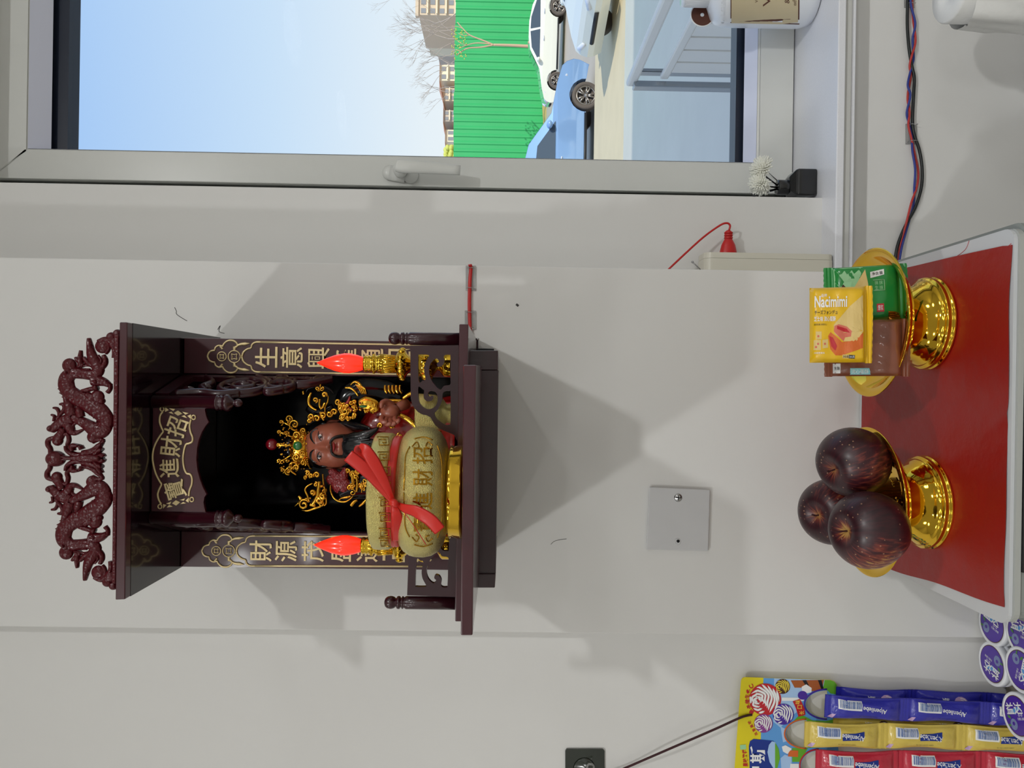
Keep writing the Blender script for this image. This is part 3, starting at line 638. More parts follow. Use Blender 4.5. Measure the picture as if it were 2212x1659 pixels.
# head
hc = SP(718, 961, -.008)
def bump(a, b, ca, cb, sa, sb): return math.exp(-((a - ca) / sa) ** 2 - ((b - cb) / sb) ** 2)
def headpt(t, ph):
    """t 0..pi from the top, ph around; a = right in pixels, b = down in pixels"""
    a = math.sin(t) * math.sin(ph); b = -math.cos(t); d = math.sin(t) * math.cos(ph)
    jaw = 1 - .16 * max(0, b) ** 2 + .02 * math.sin(3 * b)
    A = a * 50 * jaw; B = b * 62; D = d * 46 * (1 - .08 * max(0, b))
    if d > 0:
        f = d ** .5
        D += f * (10 * bump(A, B, 0, -8, 5.5, 14) * 1.0 + 11 * bump(A, B, 0, 3, 7, 6) + 3.5 * (bump(A, B, 7, 6, 4, 4) + bump(A, B, -7, 6, 4, 4)))
        D += f * (-4.5 * (bump(A, B, 20, -12, 11, 7) + bump(A, B, -20, -12, 11, 7)) + 3 * (bump(A, B, 21, -12, 7, 4.5) + bump(A, B, -21, -12, 7, 4.5)))
        D += f * (4 * (bump(A, B, 20, -27, 14, 5) + bump(A, B, -20, -27, 14, 5)) + 4.5 * (bump(A, B, 26, 12, 13, 13) + bump(A, B, -26, 12, 13, 13)))
        D += f * (3.5 * bump(A, B, 0, 15, 12, 4) + 5 * bump(A, B, 0, 25, 11, 6) - 3 * bump(A, B, 0, 19, 10, 2.2) + 5 * bump(A, B, 0, 40, 16, 10))
    return hc + Vector((A * ks, -D * ks, -B * ks))
nt_, np_ = 60, 80; vs = [headpt(math.pi * i / nt_, 2 * math.pi * k / np_) for i in range(nt_ + 1) for k in range(np_)]
fs = [(i * np_ + k, (i + 1) * np_ + k, (i + 1) * np_ + (k + 1) % np_, i * np_ + (k + 1) % np_) for i in range(nt_) for k in range(np_)]
q = M(); q.add(vs, fs, skin_m, True)
for s_ in (-1, 1):   # ears with long lobes
    q.ell(hc + Vector((s_ * 49 * ks, .004, -2 * ks)), 5 * ks, 9 * ks, 17 * ks, skin_m); q.ell(hc + Vector((s_ * 49 * ks, .001, -22 * ks)), 5 * ks, 7 * ks, 10 * ks, skin_m)
q.tube([hc + Vector((0, .01, -45 * ks)), hc + Vector((0, .012, -80 * ks))], 24 * ks, skin_m, 20)
head = q.build('head', ST)
bvh = BVHTree.FromPolygons([tuple(p) for p in vs], fs)
def onf(px0, py0, lift=.0004):
    d = (SP(px0, py0) - CAM).normalized(); h = bvh.ray_cast(CAM, d)
    return (h[0] if h[0] is not None else SP(px0, py0, -.02)) - d * lift
def fstroke(q, pts, w_, m, lift=.0003, th=.0006, n=5):
    c = cat_([Vector((a, b, 0)) for a, b in pts], n); pp = [onf(v.x, v.y, lift) for v in c]
    L = len(pp); r = [np.interp(i / (L - 1) * (len(w_) - 1), range(len(w_)), w_) * ks / 2 for i in range(L)]
    q.tube(pp, r, m, 8, n=(0, 1, 0), thick=[min(th, x) for x in r])
q = M()
for pts in ([(687, 926), (678, 930), (673, 937), (672.5, 945), (675, 952), (680, 959)], [(685, 1000), (677, 996), (672, 989), (671.5, 981), (674, 975), (679, 971)]): fstroke(q, pts, [1, 5, 7, 7, 4, 1], hair_m)
q.build('eyebrow', head)
q = M()
for pts in ([(688, 931), (687.5, 937), (688, 942), (690, 948), (694, 953)], [(691, 998), (687, 992), (685.5, 986), (687, 980), (691, 976)]):
    fstroke(q, pts, [.8, 2.4, 2.8, 2.2, .8], hair_m)
for (a, b) in ((691.5, 943.8), (689.5, 985.5)):
    q.ell(onf(a, b, -.0002), 5.5 * ks, .0010, 3.6 * ks, prn_w); q.ell(onf(a, b + .3, .0002), 3.2 * ks, .0011, 3.4 * ks, prn_k); q.ell(onf(a - .5, b - .6, .0012), .8 * ks, .0004, .8 * ks, prn_w, 8, 6)
    fstroke(q, [(a + 3.5, b - 8), (a + 4.5, b), (a + 3.5, b + 8)], [.6, 1.4, .6], hair_m)
q.build('eye', head)
q = M(); fstroke(q, [(720, 955), (721, 960), (721.5, 966), (721, 971), (720, 977)], [1, 5, 6, 5, 1], lip_m, .0002, .0016); fstroke(q, [(727, 957), (728, 966), (727, 976)], [1, 4.5, 1], lip_m, .0002, .0014); q.build('mouth', head)
# beard : moustache band plus long locks
q = M()
fstroke(q, [(715.5, 966), (714, 957), (717, 950), (724, 945), (736, 942.5), (750, 942)], [3.5, 5, 6.5, 7, 8, 9], hair_m, .0002, .0022)
fstroke(q, [(715.5, 965), (715.5, 975), (720, 982), (729, 986), (740, 986), (752, 984)], [3.5, 5, 6.5, 7, 8, 9], hair_m, .0002, .0022)
def lock(pts, w_, d0=-.030, th=.004): q.tube(cat_([SP(a, b, d0 + dd) for a, b, dd in pts], 5), [x * ks / 2 for x in w_], hair_m, 10, n=(0, 1, 0), thick=[min(th, x * ks / 2) for x in w_])
lock([(740, 965, .0), (756, 964, -.004), (780, 962, -.008), (812, 955, -.008)], [22, 44, 40, 8]); lock([(742, 950, .002), (765, 948, -.004), (790, 940, -.008), (818, 924, -.008)], [20, 28, 22, 4])
lock([(742, 978, .002), (765, 982, -.003), (790, 982, -.006), (812, 986, -.008)], [20, 28, 22, 4]); lock([(748, 972, .001), (790, 972, -.009), (815, 970, -.01)], [20, 20, 4])
for dx in (-18, -9, 0, 9, 18): lock([(745, 963 + dx, -.002), (770, 962 + dx * 1.1, -.008), (800, 958 + dx * 1.1, -.010)], [3, 5, 2], -.032)
lock([(722, 917, .022), (745, 914, .018), (768, 920, .010), (800, 926, -.006)], [6, 16, 20, 6]); lock([(722, 1004, .022), (745, 1003, .018), (765, 998, .010)], [6, 14, 12])
q.build('beard', head)
q = M(); q.ell(onf(699, 915, -.001), 3.2 * ks, .003, 8 * ks, hair_m); q.ell(onf(700, 1007, -.001), 3.2 * ks, .003, 9 * ks, hair_m)
q.ell(hc + Vector((0, .008, 26 * ks)), 53 * ks, 46 * ks, 42 * ks, hair_m, 24, 14); q.build('hair', head)
# crown
q = M(); cc = SP(650, 965, -.002)
q.lathe([(44 * ks, -.014), (47 * ks, -.006), (46 * ks, .002), (42 * ks, .008), (40 * ks, .009)], cc + Vector((0, .003, 0)), golds, 40, sy=.92)
q.lathe([(41 * ks, .004), (40 * ks, .012), (34 * ks, .022), (22 * ks, .030), (8 * ks, .034), (1 * ks, .035)], cc + Vector((0, .004, 0)), blk, 32, sy=.9)
for k in range(26):
    a = math.pi * (1.02 + .96 * k / 25); q.ell(cc + Vector((47 * ks * math.cos(a), .003 + 44 * ks * math.sin(a), -.013)), .0011, .0011, .0011, golds, 8, 6)
def sc(c, d, r0, turns, a0, dr, w0, m=golds, mirror=1, shrink=.82):
    """spiral scroll on the plane at depth d"""
    pts = []
    N = int(14 * turns)
    for i in range(N + 1):
        t = i / N; a = a0 + mirror * 2 * math.pi * turns * t; r = r0 * (1 - shrink * t)
        pts.append(SP(c[0] + r * math.sin(a), c[1] + r * math.cos(a), d - .002 * t))
    q.tube(pts, [w0 * ks * .9, w0 * ks * 1.25, w0 * ks], m, 8)
def curl(pts, w_, d, m=golds, th=None): q.tube(cat_([SP(a, b, d) for a, b in pts], 5), [x * ks / 2 for x in w_], m, 8)
F = -.030
for (a, b, r, mr) in ((640, 940, 9, 1), (640, 988, 9, -1), (652, 948, 6, -1), (652, 979, 6, 1), (633, 1008, 12, 1), (636, 917, 13, -1), (624, 905, 9, 1), (622, 1018, 8, -1), (655, 1000, 7, 1), (655, 930, 7, -1)):
    sc((a, b), F + .002 * abs(b - 964) / 6, r, 1.4, .5, 0, 2.0, mirror=mr)
for (x0, y0, x1, y1, w_) in ((628, 962, 597, 962, 6), (630, 944, 598, 934, 5), (630, 982, 598, 996, 5), (634, 926, 603, 912, 4.5), (634, 1000, 606, 1016, 4.5)):
    dd = F + .004 + .0025 * abs(y1 - 962) / 10; my = (y0 + y1) / 2 + (y1 - y0) * .25
    curl([(x0, y0), ((x0 + x1) / 2, my), (x1 + 6, y1), (x1, y1 + (3 if y1 > 962 else -3))], [w_ * .5, w_, w_ * .7, w_ * .5], dd)
    sc((x1 + 4, y1), dd, 6, 1.1, 0, 0, 1.6); sc((x0 - 10, y1 - 1), dd, 4, 1.1, 2, 0, 1.3, mirror=-1)
for k in range(90):
    a = RU(604, 664); b = RU(912, 1016); q.ell(SP(a, b, F + .004 + .008 * abs(b - 964) / 50), RU(1, 2.6) * ks, .0012, RU(1, 2.6) * ks, golds, 8, 6)
q.build('crown', ST)
q = M(); q.ell(SP(643, 963, F - .004), 9.5 * ks, .004, 9.5 * ks, gem_m, 16, 10); g_ = q.build('green_gem', ST)
q = M(); q.lathe([((9.6 + .9 * math.cos(t)) * ks, .9 * ks * math.sin(t)) for t in np.linspace(0, 6.2832, 9)], SP(643, 963, F - .0035), golds, 24, ax=(0, -1, 0), cap=False); q.build('gem_setting', ST)
q = M(); q.ell(SP(587, 960, -.018), 12.5 * ks, 12.5 * ks, 12.5 * ks, ball_m, 24, 16); q.tube([SP(597, 961, -.016), SP(605, 961, -.012)], .003, golds, 10); q.build('crown_ball', ST)
# gold scrollwork at the sides
def ornament(name, fn):
    global q
    q = M(); fn(); q.build(name, ST)
def right_wing():
    curl([(672, 848), (667, 862), (668, 874), (676, 882), (684, 886)], [5, 9, 7, 5, 4], -.028); curl([(709, 855), (708, 868), (702, 880), (703, 898)], [2, 4, 4, 3], -.026)
    curl([(691, 862), (690, 875), (693, 883)], [6, 5, 4], -.027); curl([(702, 870), (698, 878), (692, 884)], [6, 7, 3], -.028)
    sc((681, 864), -.029, 6, 1.3, 0, 0, 1.8); sc((685, 840), -.027, 5, 1.2, 0, 0, 1.6); sc((695, 840), -.027, 5, 1.2, 3, 0, 1.6, mirror=-1); sc((701, 853), -.028, 6, 1.2, 1, 0, 2.4)
    curl([(688, 825), (692, 832), (690, 846)], [4, 5, 3], -.024); curl([(654, 845), (656, 852)], [6, 5], -.022); curl([(692, 890), (696, 900), (700, 908)], [8, 10, 4], -.026)
    for a, b, r in ((672, 900, 7), (684, 904, 8), (697, 896, 7), (712, 894, 7), (722, 890, 8), (668, 908, 5), (735, 880, 7), (730, 868, 7), (745, 888, 8), (740, 900, 6)): sc((a, b), -.027, r, 1.3, a, 0, 2.0, mirror=1 if a % 2 else -1)
    curl([(660, 850), (668, 838), (690, 834), (712, 842), (722, 852)], [3, 8, 12, 8, 3], -.018, blk); curl([(664, 880), (690, 892), (720, 880)], [16, 24, 18], -.014, blk)
ornament('right_cloud_scrolls', right_wing)
def left_wing():
    curl([(697, 1024), (699, 1045), (702, 1060), (705, 1085), (700, 1092)], [3, 4, 4, 4, 3], -.028); curl([(690, 1040), (688, 1055), (686, 1070), (680, 1082), (672, 1092)], [8, 9, 10, 9, 4], -.028)
    curl([(675, 1044), (664, 1050), (659, 1058), (664, 1070), (668, 1084)], [3, 4, 5, 5, 6], -.027); curl([(636, 1094), (648, 1084), (660, 1078), (672, 1076)], [1, 4, 6, 4], -.026)
    curl([(651, 1102), (665, 1103), (680, 1098), (694, 1094)], [1, 5, 6, 3], -.026); sc((656, 1090), -.028, 12, 1.4, 2, 0, 2.4); sc((675, 1064), -.028, 6, 1.3, 0, 0, 2.4); sc((697, 1072), -.029, 7, 1.2, 3, 0, 3.4)
    curl([(644, 1072), (650, 1078), (644, 1084)], [6, 10, 3], -.026); curl([(695, 1048), (696, 1052)], [12, 9], -.029); sc((690, 1080), -.028, 8, 1.2, 2, 0, 3.0, mirror=-1); curl([(670, 1090), (680, 1092), (678, 1088)], [8, 6, 3], -.027)
    for a, b, r in ((664, 1022, 6), (660, 1031, 4), (672, 1028, 5), (684, 1026, 7), (640, 1010, 7), (694, 1088, 6), (682, 1046, 5), (700, 1060, 5)): sc((a, b), -.026, r, 1.3, a, 0, 2.0, mirror=1 if a % 2 else -1)
    curl([(636, 1006), (628, 1016), (640, 1026)], [4, 5, 3], -.02)
ornament('left_cloud_scrolls', left_wing)
def dragon_sleeve():
    for l, w_ in (([(713, 1022), (720, 1020), (728, 1030), (740, 1030), (748, 1010)], [14, 16, 26, 26, 8]), ([(716, 1044), (712, 1034), (718, 1036), (730, 1045), (742, 1052), (745, 1062)], [12, 16, 20, 36, 40, 8])):
        q.tube(cat_([SP(a, b, -.018) for a, b in l], 6), [x * ks / 2 for x in w_], robe2_m, 12, n=(0, 1, 0), thick=.006)
ornament('left_shoulder_sleeve', dragon_sleeve)
def left_guard():
    curl([(714, 1048), (714, 1060), (720, 1074), (730, 1082), (745, 1084), (756, 1078), (762, 1072)], [3, 4, 4, 4, 4, 3, 2], -.024); curl([(730, 1082), (738, 1076), (750, 1074), (758, 1072)], [2, 4, 6, 4], -.022)
    curl([(755, 1022), (760, 1030), (761, 1045)], [3, 5, 3], -.024); curl([(757, 1018), (763, 1032), (764, 1048)], [2, 3, 3], -.025); curl([(770, 1030), (772, 1045), (770, 1062)], [5, 7, 6], -.024); curl([(781, 1040), (782, 1052), (781, 1064)], [2, 3, 3], -.024)
    curl([(758, 1092), (765, 1084), (772, 1080)], [9, 8, 3], -.022); curl([(775, 1094), (785, 1086), (792, 1078)], [4, 7, 4], -.022)
    q.tube(cat_([SP(a, b, -.012) for a, b in ((735, 1068), (760, 1056), (790, 1048), (830, 1050))], 5), [.010, .016, .02, .02], blk, 14, n=(0, 1, 0), thick=.010)
    for k in range(26): sc((RU(748, 800), RU(1015, 1066)), -.022, RU(3, 7), 1.2, RU(0, 6), 0, RU(1.2, 2.4), mirror=random.choice((1, -1)))
ornament('left_shoulder_guard', left_guard)
def right_guard():
    q.tube(cat_([SP(a, b, -.010) for a, b in ((740, 885), (755, 860), (790, 850), (835, 852), (870, 862))], 5), [.010, .017, .02, .018, .012], blk, 14, n=(0, 1, 0), thick=.012)
    curl([(745, 838), (756, 838), (766, 845), (774, 856)], [3, 5, 5, 4], -.024); curl([(757, 832), (765, 825), (775, 828), (784, 840), (790, 852)], [2, 5, 6, 5, 2], -.024)
    for k in range(4): curl([(768 + k * 3, 830 + k), (776 + k * 4, 840), (782 + k * 3, 852)], [3, 4, 2], -.025)
    curl([(742, 876), (752, 868), (756, 856)], [4, 8, 3], -.025, robe_m); curl([(735, 886), (750, 878), (765, 890)], [3, 4, 2], -.026, robe_m)
    for k in range(34): sc((RU(734, 768), RU(868, 906)), -.026, RU(3, 6), 1.2, RU(0, 6), 0, RU(1.2, 2.2), mirror=random.choice((1, -1)))
    for k in range(5): curl([(832 + k * 8, 832), (832 + k * 8, 842), (836 + k * 8, 850)], [5, 7, 4], -.026)
    sc((790, 876), -.028, 10, 1.3, 0, 0, 2.4); curl([(830, 866), (870, 868), (885, 880)], [10, 12, 6], -.022)
ornament('right_shoulder_guard', right_guard)
def collar():
    q.tube(cat_([SP(a, b, -.032) for a, b in ((776, 874), (790, 872), (806, 878), (812, 890))], 5), [.005, .009, .009, .006], golds, 12, n=(0, 1, 0), thick=.004)
    q.ell(SP(784, 878, -.037), 3 * ks, .002, 8 * ks, gem_m)
    for k in range(20): q.ell(SP(RU(776, 812), RU(870, 892), -.036), .0014, .0014, .0014, random.choice((golds, golds, robe_m)), 8, 6)
    for k in range(16): sc((RU(818, 960), RU(885, 1030)), -.036, RU(4, 8), 1.3, RU(0, 6), 0, RU(1.6, 2.6), mirror=random.choice((1, -1)))
    curl([(862, 895), (880, 905), (905, 925)], [8, 12, 14], -.036); curl([(870, 862), (890, 850), (905, 866), (895, 882)], [8, 10, 8, 5], -.028)
ornament('gold_sash', collar)
# raised hand: palm, four curled fingers and a thumb
q = M(); hd0 = -.040
q.ell(SP(843, 888, hd0), 17 * ks, .0085, 20 * ks, skin_m, 20, 14)
for i, (a, b, c, d) in enumerate((((832, 896), (824, 903), (826, 911), (834, 912)), ((839, 900), (833, 909), (836, 916), (843, 915)), ((847, 900), (843, 910), (847, 916), (853, 914)), ((854, 897), (853, 906), (857, 911), (861, 908)))):
    q.tube(cat_([SP(*a, hd0), SP(*b, hd0 - .006), SP(*c, hd0 - .011), SP(*d, hd0 - .013)], 5), [5.5 * ks, 5.6 * ks, 5.2 * ks, 4.2 * ks], skin_m, 12)
    q.ell(SP(*d, hd0 - .013), 4.2 * ks, 4.2 * ks, 4.2 * ks, skin_m, 10, 8)
q.tube(cat_([SP(850, 876, hd0), SP(836, 868, hd0 - .006), SP(826, 870, hd0 - .011), SP(824, 878, hd0 - .013)], 5), [7 * ks, 6.4 * ks, 5.6 * ks, 4.4 * ks], skin_m, 12); q.ell(SP(824, 878, hd0 - .013), 4.4 * ks, 4.4 * ks, 4.4 * ks, skin_m, 10, 8)
q.tube([SP(856, 882, hd0 + .003), SP(878, 872, hd0 + .016)], [10 * ks, 12 * ks], skin_m, 14); q.build('raised_hand', ST)
# ================================================================== INCENSE BURNER on the tray
YI = -.330; ki = px_(YI); ic = P(1001, 1062, YI); zt2 = (P(1001, 800, YTR).z + P(995, 1373, YTR).z) / 2
IB = thing('incense_burner', 'round frosted gold incense burner tied with a red ribbon bow', 'incense burner', (ic.x, YI, zt2))
def zi(px0): return P(px0, 1062, YI).z
def lob(a): return 1.0
body = [(0, zt2 + .001), (92, zt2 + .001), (99, zt2 + .002), (100, zi(996)), (98, zi(980)), (100, zi(974)), (97, zi(971)), (80, zi(969))]
q = M(); q.lathe([(r * ki, z) for r, z in body] + [(0, zi(969))], (ic.x, YI, 0), goldc, 72, cap=False); q.build('foot', IB)
q = M(); pr = [(76, zi(970)), (92, zi(966)), (112, zi(960)), (127, zi(950)), (136, zi(936)), (139.5, zi(920)), (139, zi(902)), (136, zi(890)), (128, zi(878)), (118, zi(871)), (112, zi(868)), (111, zi(856)), (116, zi(851)), (122, zi(849)), (124, zi(845)), (125, zi(825)), (124, zi(815)), (121, zi(812)), (116, zi(813)), (112, zi(822)), (100, zi(840)), (0, zi(842))]
q.lathe([(r * ki, z) for r, z in pr], (ic.x, YI, 0), goldf, 96, cap=False); bd_ = q.build('bowl', IB)
def burn_pt(px0, py0, r_, lift=.0006):
    """point on a cylinder-like surface of radius r_(z) seen at picture point"""
    z = P(px0, 1062, YI - .05).z
    for _ in range(4):
        rr = r_(z); xx = P(px0, py0, YI - .04).x - ic.x
        xx = max(-.97 * rr, min(.97 * rr, xx)); yy = math.sqrt(max(1e-9, rr * rr - xx * xx)); z = P(px0, py0, YI - yy).z; xx = P(px0, py0, YI - yy).x - ic.x; xx = max(-.985 * rr, min(.985 * rr, xx))
    yy = math.sqrt(max(1e-9, rr * rr - xx * xx)); n = Vector((xx, -yy, 0)).normalized()
    return Vector((ic.x + xx, YI - yy, z)) + n * lift
zs_ = np.array([z for r, z in pr][:14]); rs_ = np.array([r * ki for r, z in pr][:14])
def rbody(z): return float(np.interp(z, zs_, rs_))
rrim = lambda z: 125 * ki
g = M()
for ch, py0 in (('招', 985), ('財', 1032), ('進', 1082), ('寶', 1130)):
    vs, fs = text_geo(ch, .008); w2, h2 = 36, 44
    pts = [burn_pt(913 - b * h2, py0 - a * w2, rbody) for a, b in vs]; g.add(pts, fs, goldd)
for s_ in (-1, 1):
    for l in ([(945, 962), (952, 985), (955, 1010), (955, 1060)], [(885, 965), (876, 985), (874, 1020), (872, 1060)], [(895, 948), (915, 944), (935, 950)], [(890, 965), (900, 955), (905, 965), (898, 970)], [(935, 962), (925, 955), (920, 965), (928, 968)]):
        pp = cat_([Vector((a, 1062 + (b - 1062) * s_, 0)) for a, b in l], 6); g.tube([burn_pt(p.x, p.y, rbody, .0002) for p in pp], .0006, goldd, 6)
g.build('raised_characters', IB)
g = M()
def gpath(l, r0=.0005, rf=rrim): g.tube([burn_pt(a, b, rf, .0001) for a, b in l], r0, goldd, 6)
for cy in (952, 985, 1018, 1051, 1084, 1117, 1150, 1172):
    sx = -2 if cy < 990 else 0
    gpath([(818 + sx, cy - 9), (843 + sx, cy - 9), (843 + sx, cy + 9), (822 + sx, cy + 9), (822 + sx, cy - 4), (837 + sx, cy - 4), (837 + sx, cy + 4), (829 + sx, cy + 3)])
g.build('key_pattern', IB)
# ribbon: wrap, knot, loops and tails
q = M(); kn = Vector(burn_pt(852, 1086, lambda z: 119 * ki, .004))
q.lathe([(113 * ki, zi(869)), (117 * ki, zi(869)), (119 * ki, zi(862)), (117.5 * ki, zi(858)), (119.5 * ki, zi(855)), (116 * ki, zi(850)), (113 * ki, zi(850))], (ic.x, YI, 0), redrib, 80, cap=False)
def band(pts, w_, th=.0007, n=6):
    """ribbon strip: pts (px,py,Y); flat tube facing the viewer with a little twist"""
    pp = cat_([P(a, b, y) for a, b, y in pts], n); L = len(pp); ww = [np.interp(i / (L - 1) * (len(w_) - 1), range(len(w_)), w_) * ki / 2 for i in range(L)]
    q.tube(pp, ww, redrib, 8, n=Vector((.25, 1, .2)).normalized(), thick=th)
yk = kn.y
band([(852, 1084, yk), (835, 1062, yk - .004), (812, 1036, yk - .008), (785, 1010, yk - .012), (752, 984, yk - .014)], [8, 18, 24, 27, 26])
band([(850, 1084, yk), (830, 1040, yk - .010), (808, 1000, yk - .016), (790, 972, yk - .018), (777, 962, yk - .014)], [8, 20, 26, 22, 8])
band([(777, 962, yk - .014), (776, 972, yk - .004), (790, 1000, yk + .000), (812, 1040, yk - .002), (848, 1084, yk)], [8, 22, 24, 20, 8])
band([(850, 1086, yk), (856, 1110, yk - .003), (862, 1140, yk + .006), (862, 1168, yk + .022)], [8, 20, 30, 30])
band([(856, 1088, yk), (872, 1098, yk - .010), (900, 1106, yk - .018), (930, 1124, yk - .022), (950, 1146, yk - .022)], [10, 20, 26, 26, 24])
band([(868, 1100, yk - .006), (890, 1130, yk - .012), (920, 1176, yk - .006)], [2, 1.5, 2])
q.ell(P(850, 1086, yk - .003), 8 * ki, .005, 9 * ki, redrib, 14, 10); q.tube(cat_([P(845, 1080, yk - .007), P(852, 1087, yk - .009), P(858, 1092, yk - .007)], 4), [.002, .0035, .002], redrib, 10); q.build('ribbon', IB)
# ================================================================== RED CANDLE LAMPS
def candle(px0, pxb, pys, Y, label, grp, pz=None):
    """flame tip px, flame base px, axis image y"""
    k = px_(Y); c = P(900, pys, Y); Z = lambda px: P(px, pys, Y).z
    T = thing('candle_lamp', label, 'candle lamp', (c.x, Y, zsh + .0003), grp)
    L = pxb - px0; q = M()
    q.lathe([(.2 * k, Z(px0)), (4 * k, Z(px0 + L * .07)), (10 * k, Z(px0 + L * .2)), (17 * k, Z(px0 + L * .38)), (21.5 * k, Z(px0 + L * .58)), (21.5 * k, Z(px0 + L * .7)), (18 * k, Z(px0 + L * .86)), (13 * k, Z(pxb)), (12 * k, Z(pxb + 3))], (c.x, Y, 0), flame_m, 32); q.build('flame_bulb', T)
    q = M(); B = pxb
    q.lathe([(14 * k, Z(B - 2)), (18 * k, Z(B + 1)), (18 * k, Z(B + 5)), (16 * k, Z(B + 8)), (19 * k, Z(B + 12)), (16 * k, Z(B + 15)), (20 * k, Z(B + 19)), (20 * k, Z(B + 24)), (16 * k, Z(B + 27)), (19.5 * k, Z(B + 31)), (20 * k, Z(B + 34)), (17 * k, Z(B + 68)), (26 * k, Z(B + 72)), (32 * k, Z(B + 80)), (30 * k, Z(B + 88)), (22 * k, Z(B + 93)), (15 * k, Z(B + 100)), (10 * k, Z(B + 104)), (16 * k, Z(B + 112)), (26 * k, Z(B + 120)), (30 * k, Z(B + 135)), (24 * k, Z(B + 150)), (12 * k, Z(B + 158)), (14 * k, Z(B + 164)), (24 * k, Z(B + 170)), (27 * k, Z(B + 174)), (27 * k, zsh + .0006), (0, zsh + .0006)], (c.x, Y, 0), goldc, 40, cap=False); st_ = q.build('stem', T)
    q = M()
    for i in range(20):
        a = 2 * math.pi * i / 20; q.tube([(c.x + 19.8 * k * math.cos(a), Y + 19.8 * k * math.sin(a), Z(B + 35)), (c.x + 17.2 * k * math.cos(a), Y + 17.2 * k * math.sin(a), Z(B + 67))], [1.9 * k, 1.5 * k], goldc, 6)
    for i in range(12):
        a = 2 * math.pi * i / 12; q.ell((c.x + 30.5 * k * math.cos(a), Y + 30.5 * k * math.sin(a), Z(B + 82)), 5.5 * k, 5.5 * k, 7 * k, goldc, 10, 8); q.ell((c.x + 29 * k * math.cos(a), Y + 29 * k * math.sin(a), Z(B + 136)), 6 * k, 6 * k, 12 * k, goldc, 10, 8)
    for i in range(16):
        a = 2 * math.pi * i / 16; q.ell((c.x + 19.5 * k * math.cos(a), Y + 19.5 * k * math.sin(a), Z(B + 21)), 2.4 * k, 2.4 * k, 2.8 * k, goldc, 8, 6)
    q.build('fluted_cup', T)
candle(684, 787, 787, -.195, 'lit red candle lamp on gold stem before the right couplet board', 'red candle lamps')
candle(677, 782, 1180, -.195, 'lit red candle lamp on gold stem partly behind the incense burner', 'red candle lamps')
# small gold cup behind the right fretwork
kc = px_(-.205); c = P(950, 893, -.205); Zc = lambda px: P(px, 893, -.205).z
q = M(); q.lathe([(0, zsh + .0004), (24 * kc, zsh + .0004), (26 * kc, Zc(984)), (22 * kc, Zc(975)), (20 * kc, Zc(965)), (34 * kc, Zc(955)), (40 * kc, Zc(940)), (42 * kc, Zc(905)), (40 * kc, Zc(900)), (38 * kc, Zc(903)), (34 * kc, Zc(945)), (0, Zc(950))], (c.x, -.205, 0), goldf, 40, cap=False)
q.build('gold_cup', org=(c.x, -.205, zsh), label='small frosted gold cup behind the right fretwork railing', cat='cup')
# ================================================================== CABINET, RED PAPER, DISHES
TZ = EYE - .503                                    # top of the lid
def tp(px, py): return PZ(px, py, TZ)
c1_, c2_ = tp(2186, 497), tp(2180, 1330); b1_, b2_ = tp(1880, 581), tp(1880, 1218)
yF = min(c1_.y, c2_.y) + .001; xa, xb = -.232, .163; ybk = -.002
CB = thing('display_cabinet', 'white lidded grey cabinet with dark glass front under the shrine', 'cabinet', (0, -.15, 0))
def rrect(x0, x1, y0, y1, r, z, n=6):
    o = []
    for cx, cy, a0 in ((x1 - r, y1 - r, 0), (x0 + r, y1 - r, 90), (x0 + r, y0 + r, 180), (x1 - r, y0 + r, 270)):
        for k in range(n + 1):
            a = math.radians(a0 + 90 * k / n); o.append(Vector((cx + r * math.cos(a), cy + r * math.sin(a), z)))
    return o
def slab(m_, x0, x1, y0, y1, r, z0, z1, mm): m_.poly(rrect(x0, x1, y0, y1, r, z1), [], z1 - z0, mm, nrm=(0, 0, 1))
q = M(); slab(q, xa, xb, yF, ybk, .014, TZ - .0038, TZ, lid_m); q.build('lid', CB, bevel=.0012)
q = M(); slab(q, xa + .002, xb - .0, yF - .003, ybk, .014, TZ - .0095, TZ - .0040, rim_m); q.build('lid_rim', CB, bevel=.0015)
q = M(); slab(q, xa + .006, xb + .006, yF - .001, ybk, .012, TZ - .036, TZ - .0097, grey_m); q.build('lid_seal', CB, bevel=.001)
q = M(); slab(q, xa - .004, xb + .012, yF - .004, ybk, .012, .06, TZ - .0362, grey_m); q.build('body', CB, bevel=.003)
xg0, xg1 = P(2208, 1235, yF).x, P(2208, 592, yF).x
q = M(); q.box(xg0, xg1, yF - .0045, yF - .0012, TZ - .035, TZ - .0100, blackp); q.build('glass_front', CB, bevel=.0006)
q = M(); q.box(xg0, xg1, yF - .0075, yF - .0042, .12, TZ - .0365, blackp); q.build('glass_door', CB, bevel=.0006)
for sx in (xa + .03, xb - .03):
    for sy in (yF + .04, -.04):
        M().lathe([(.018, 0), (.018, .012), (.012, .02), (.012, .061)], (sx, sy, 0), blackp, 16).build('foot', CB)
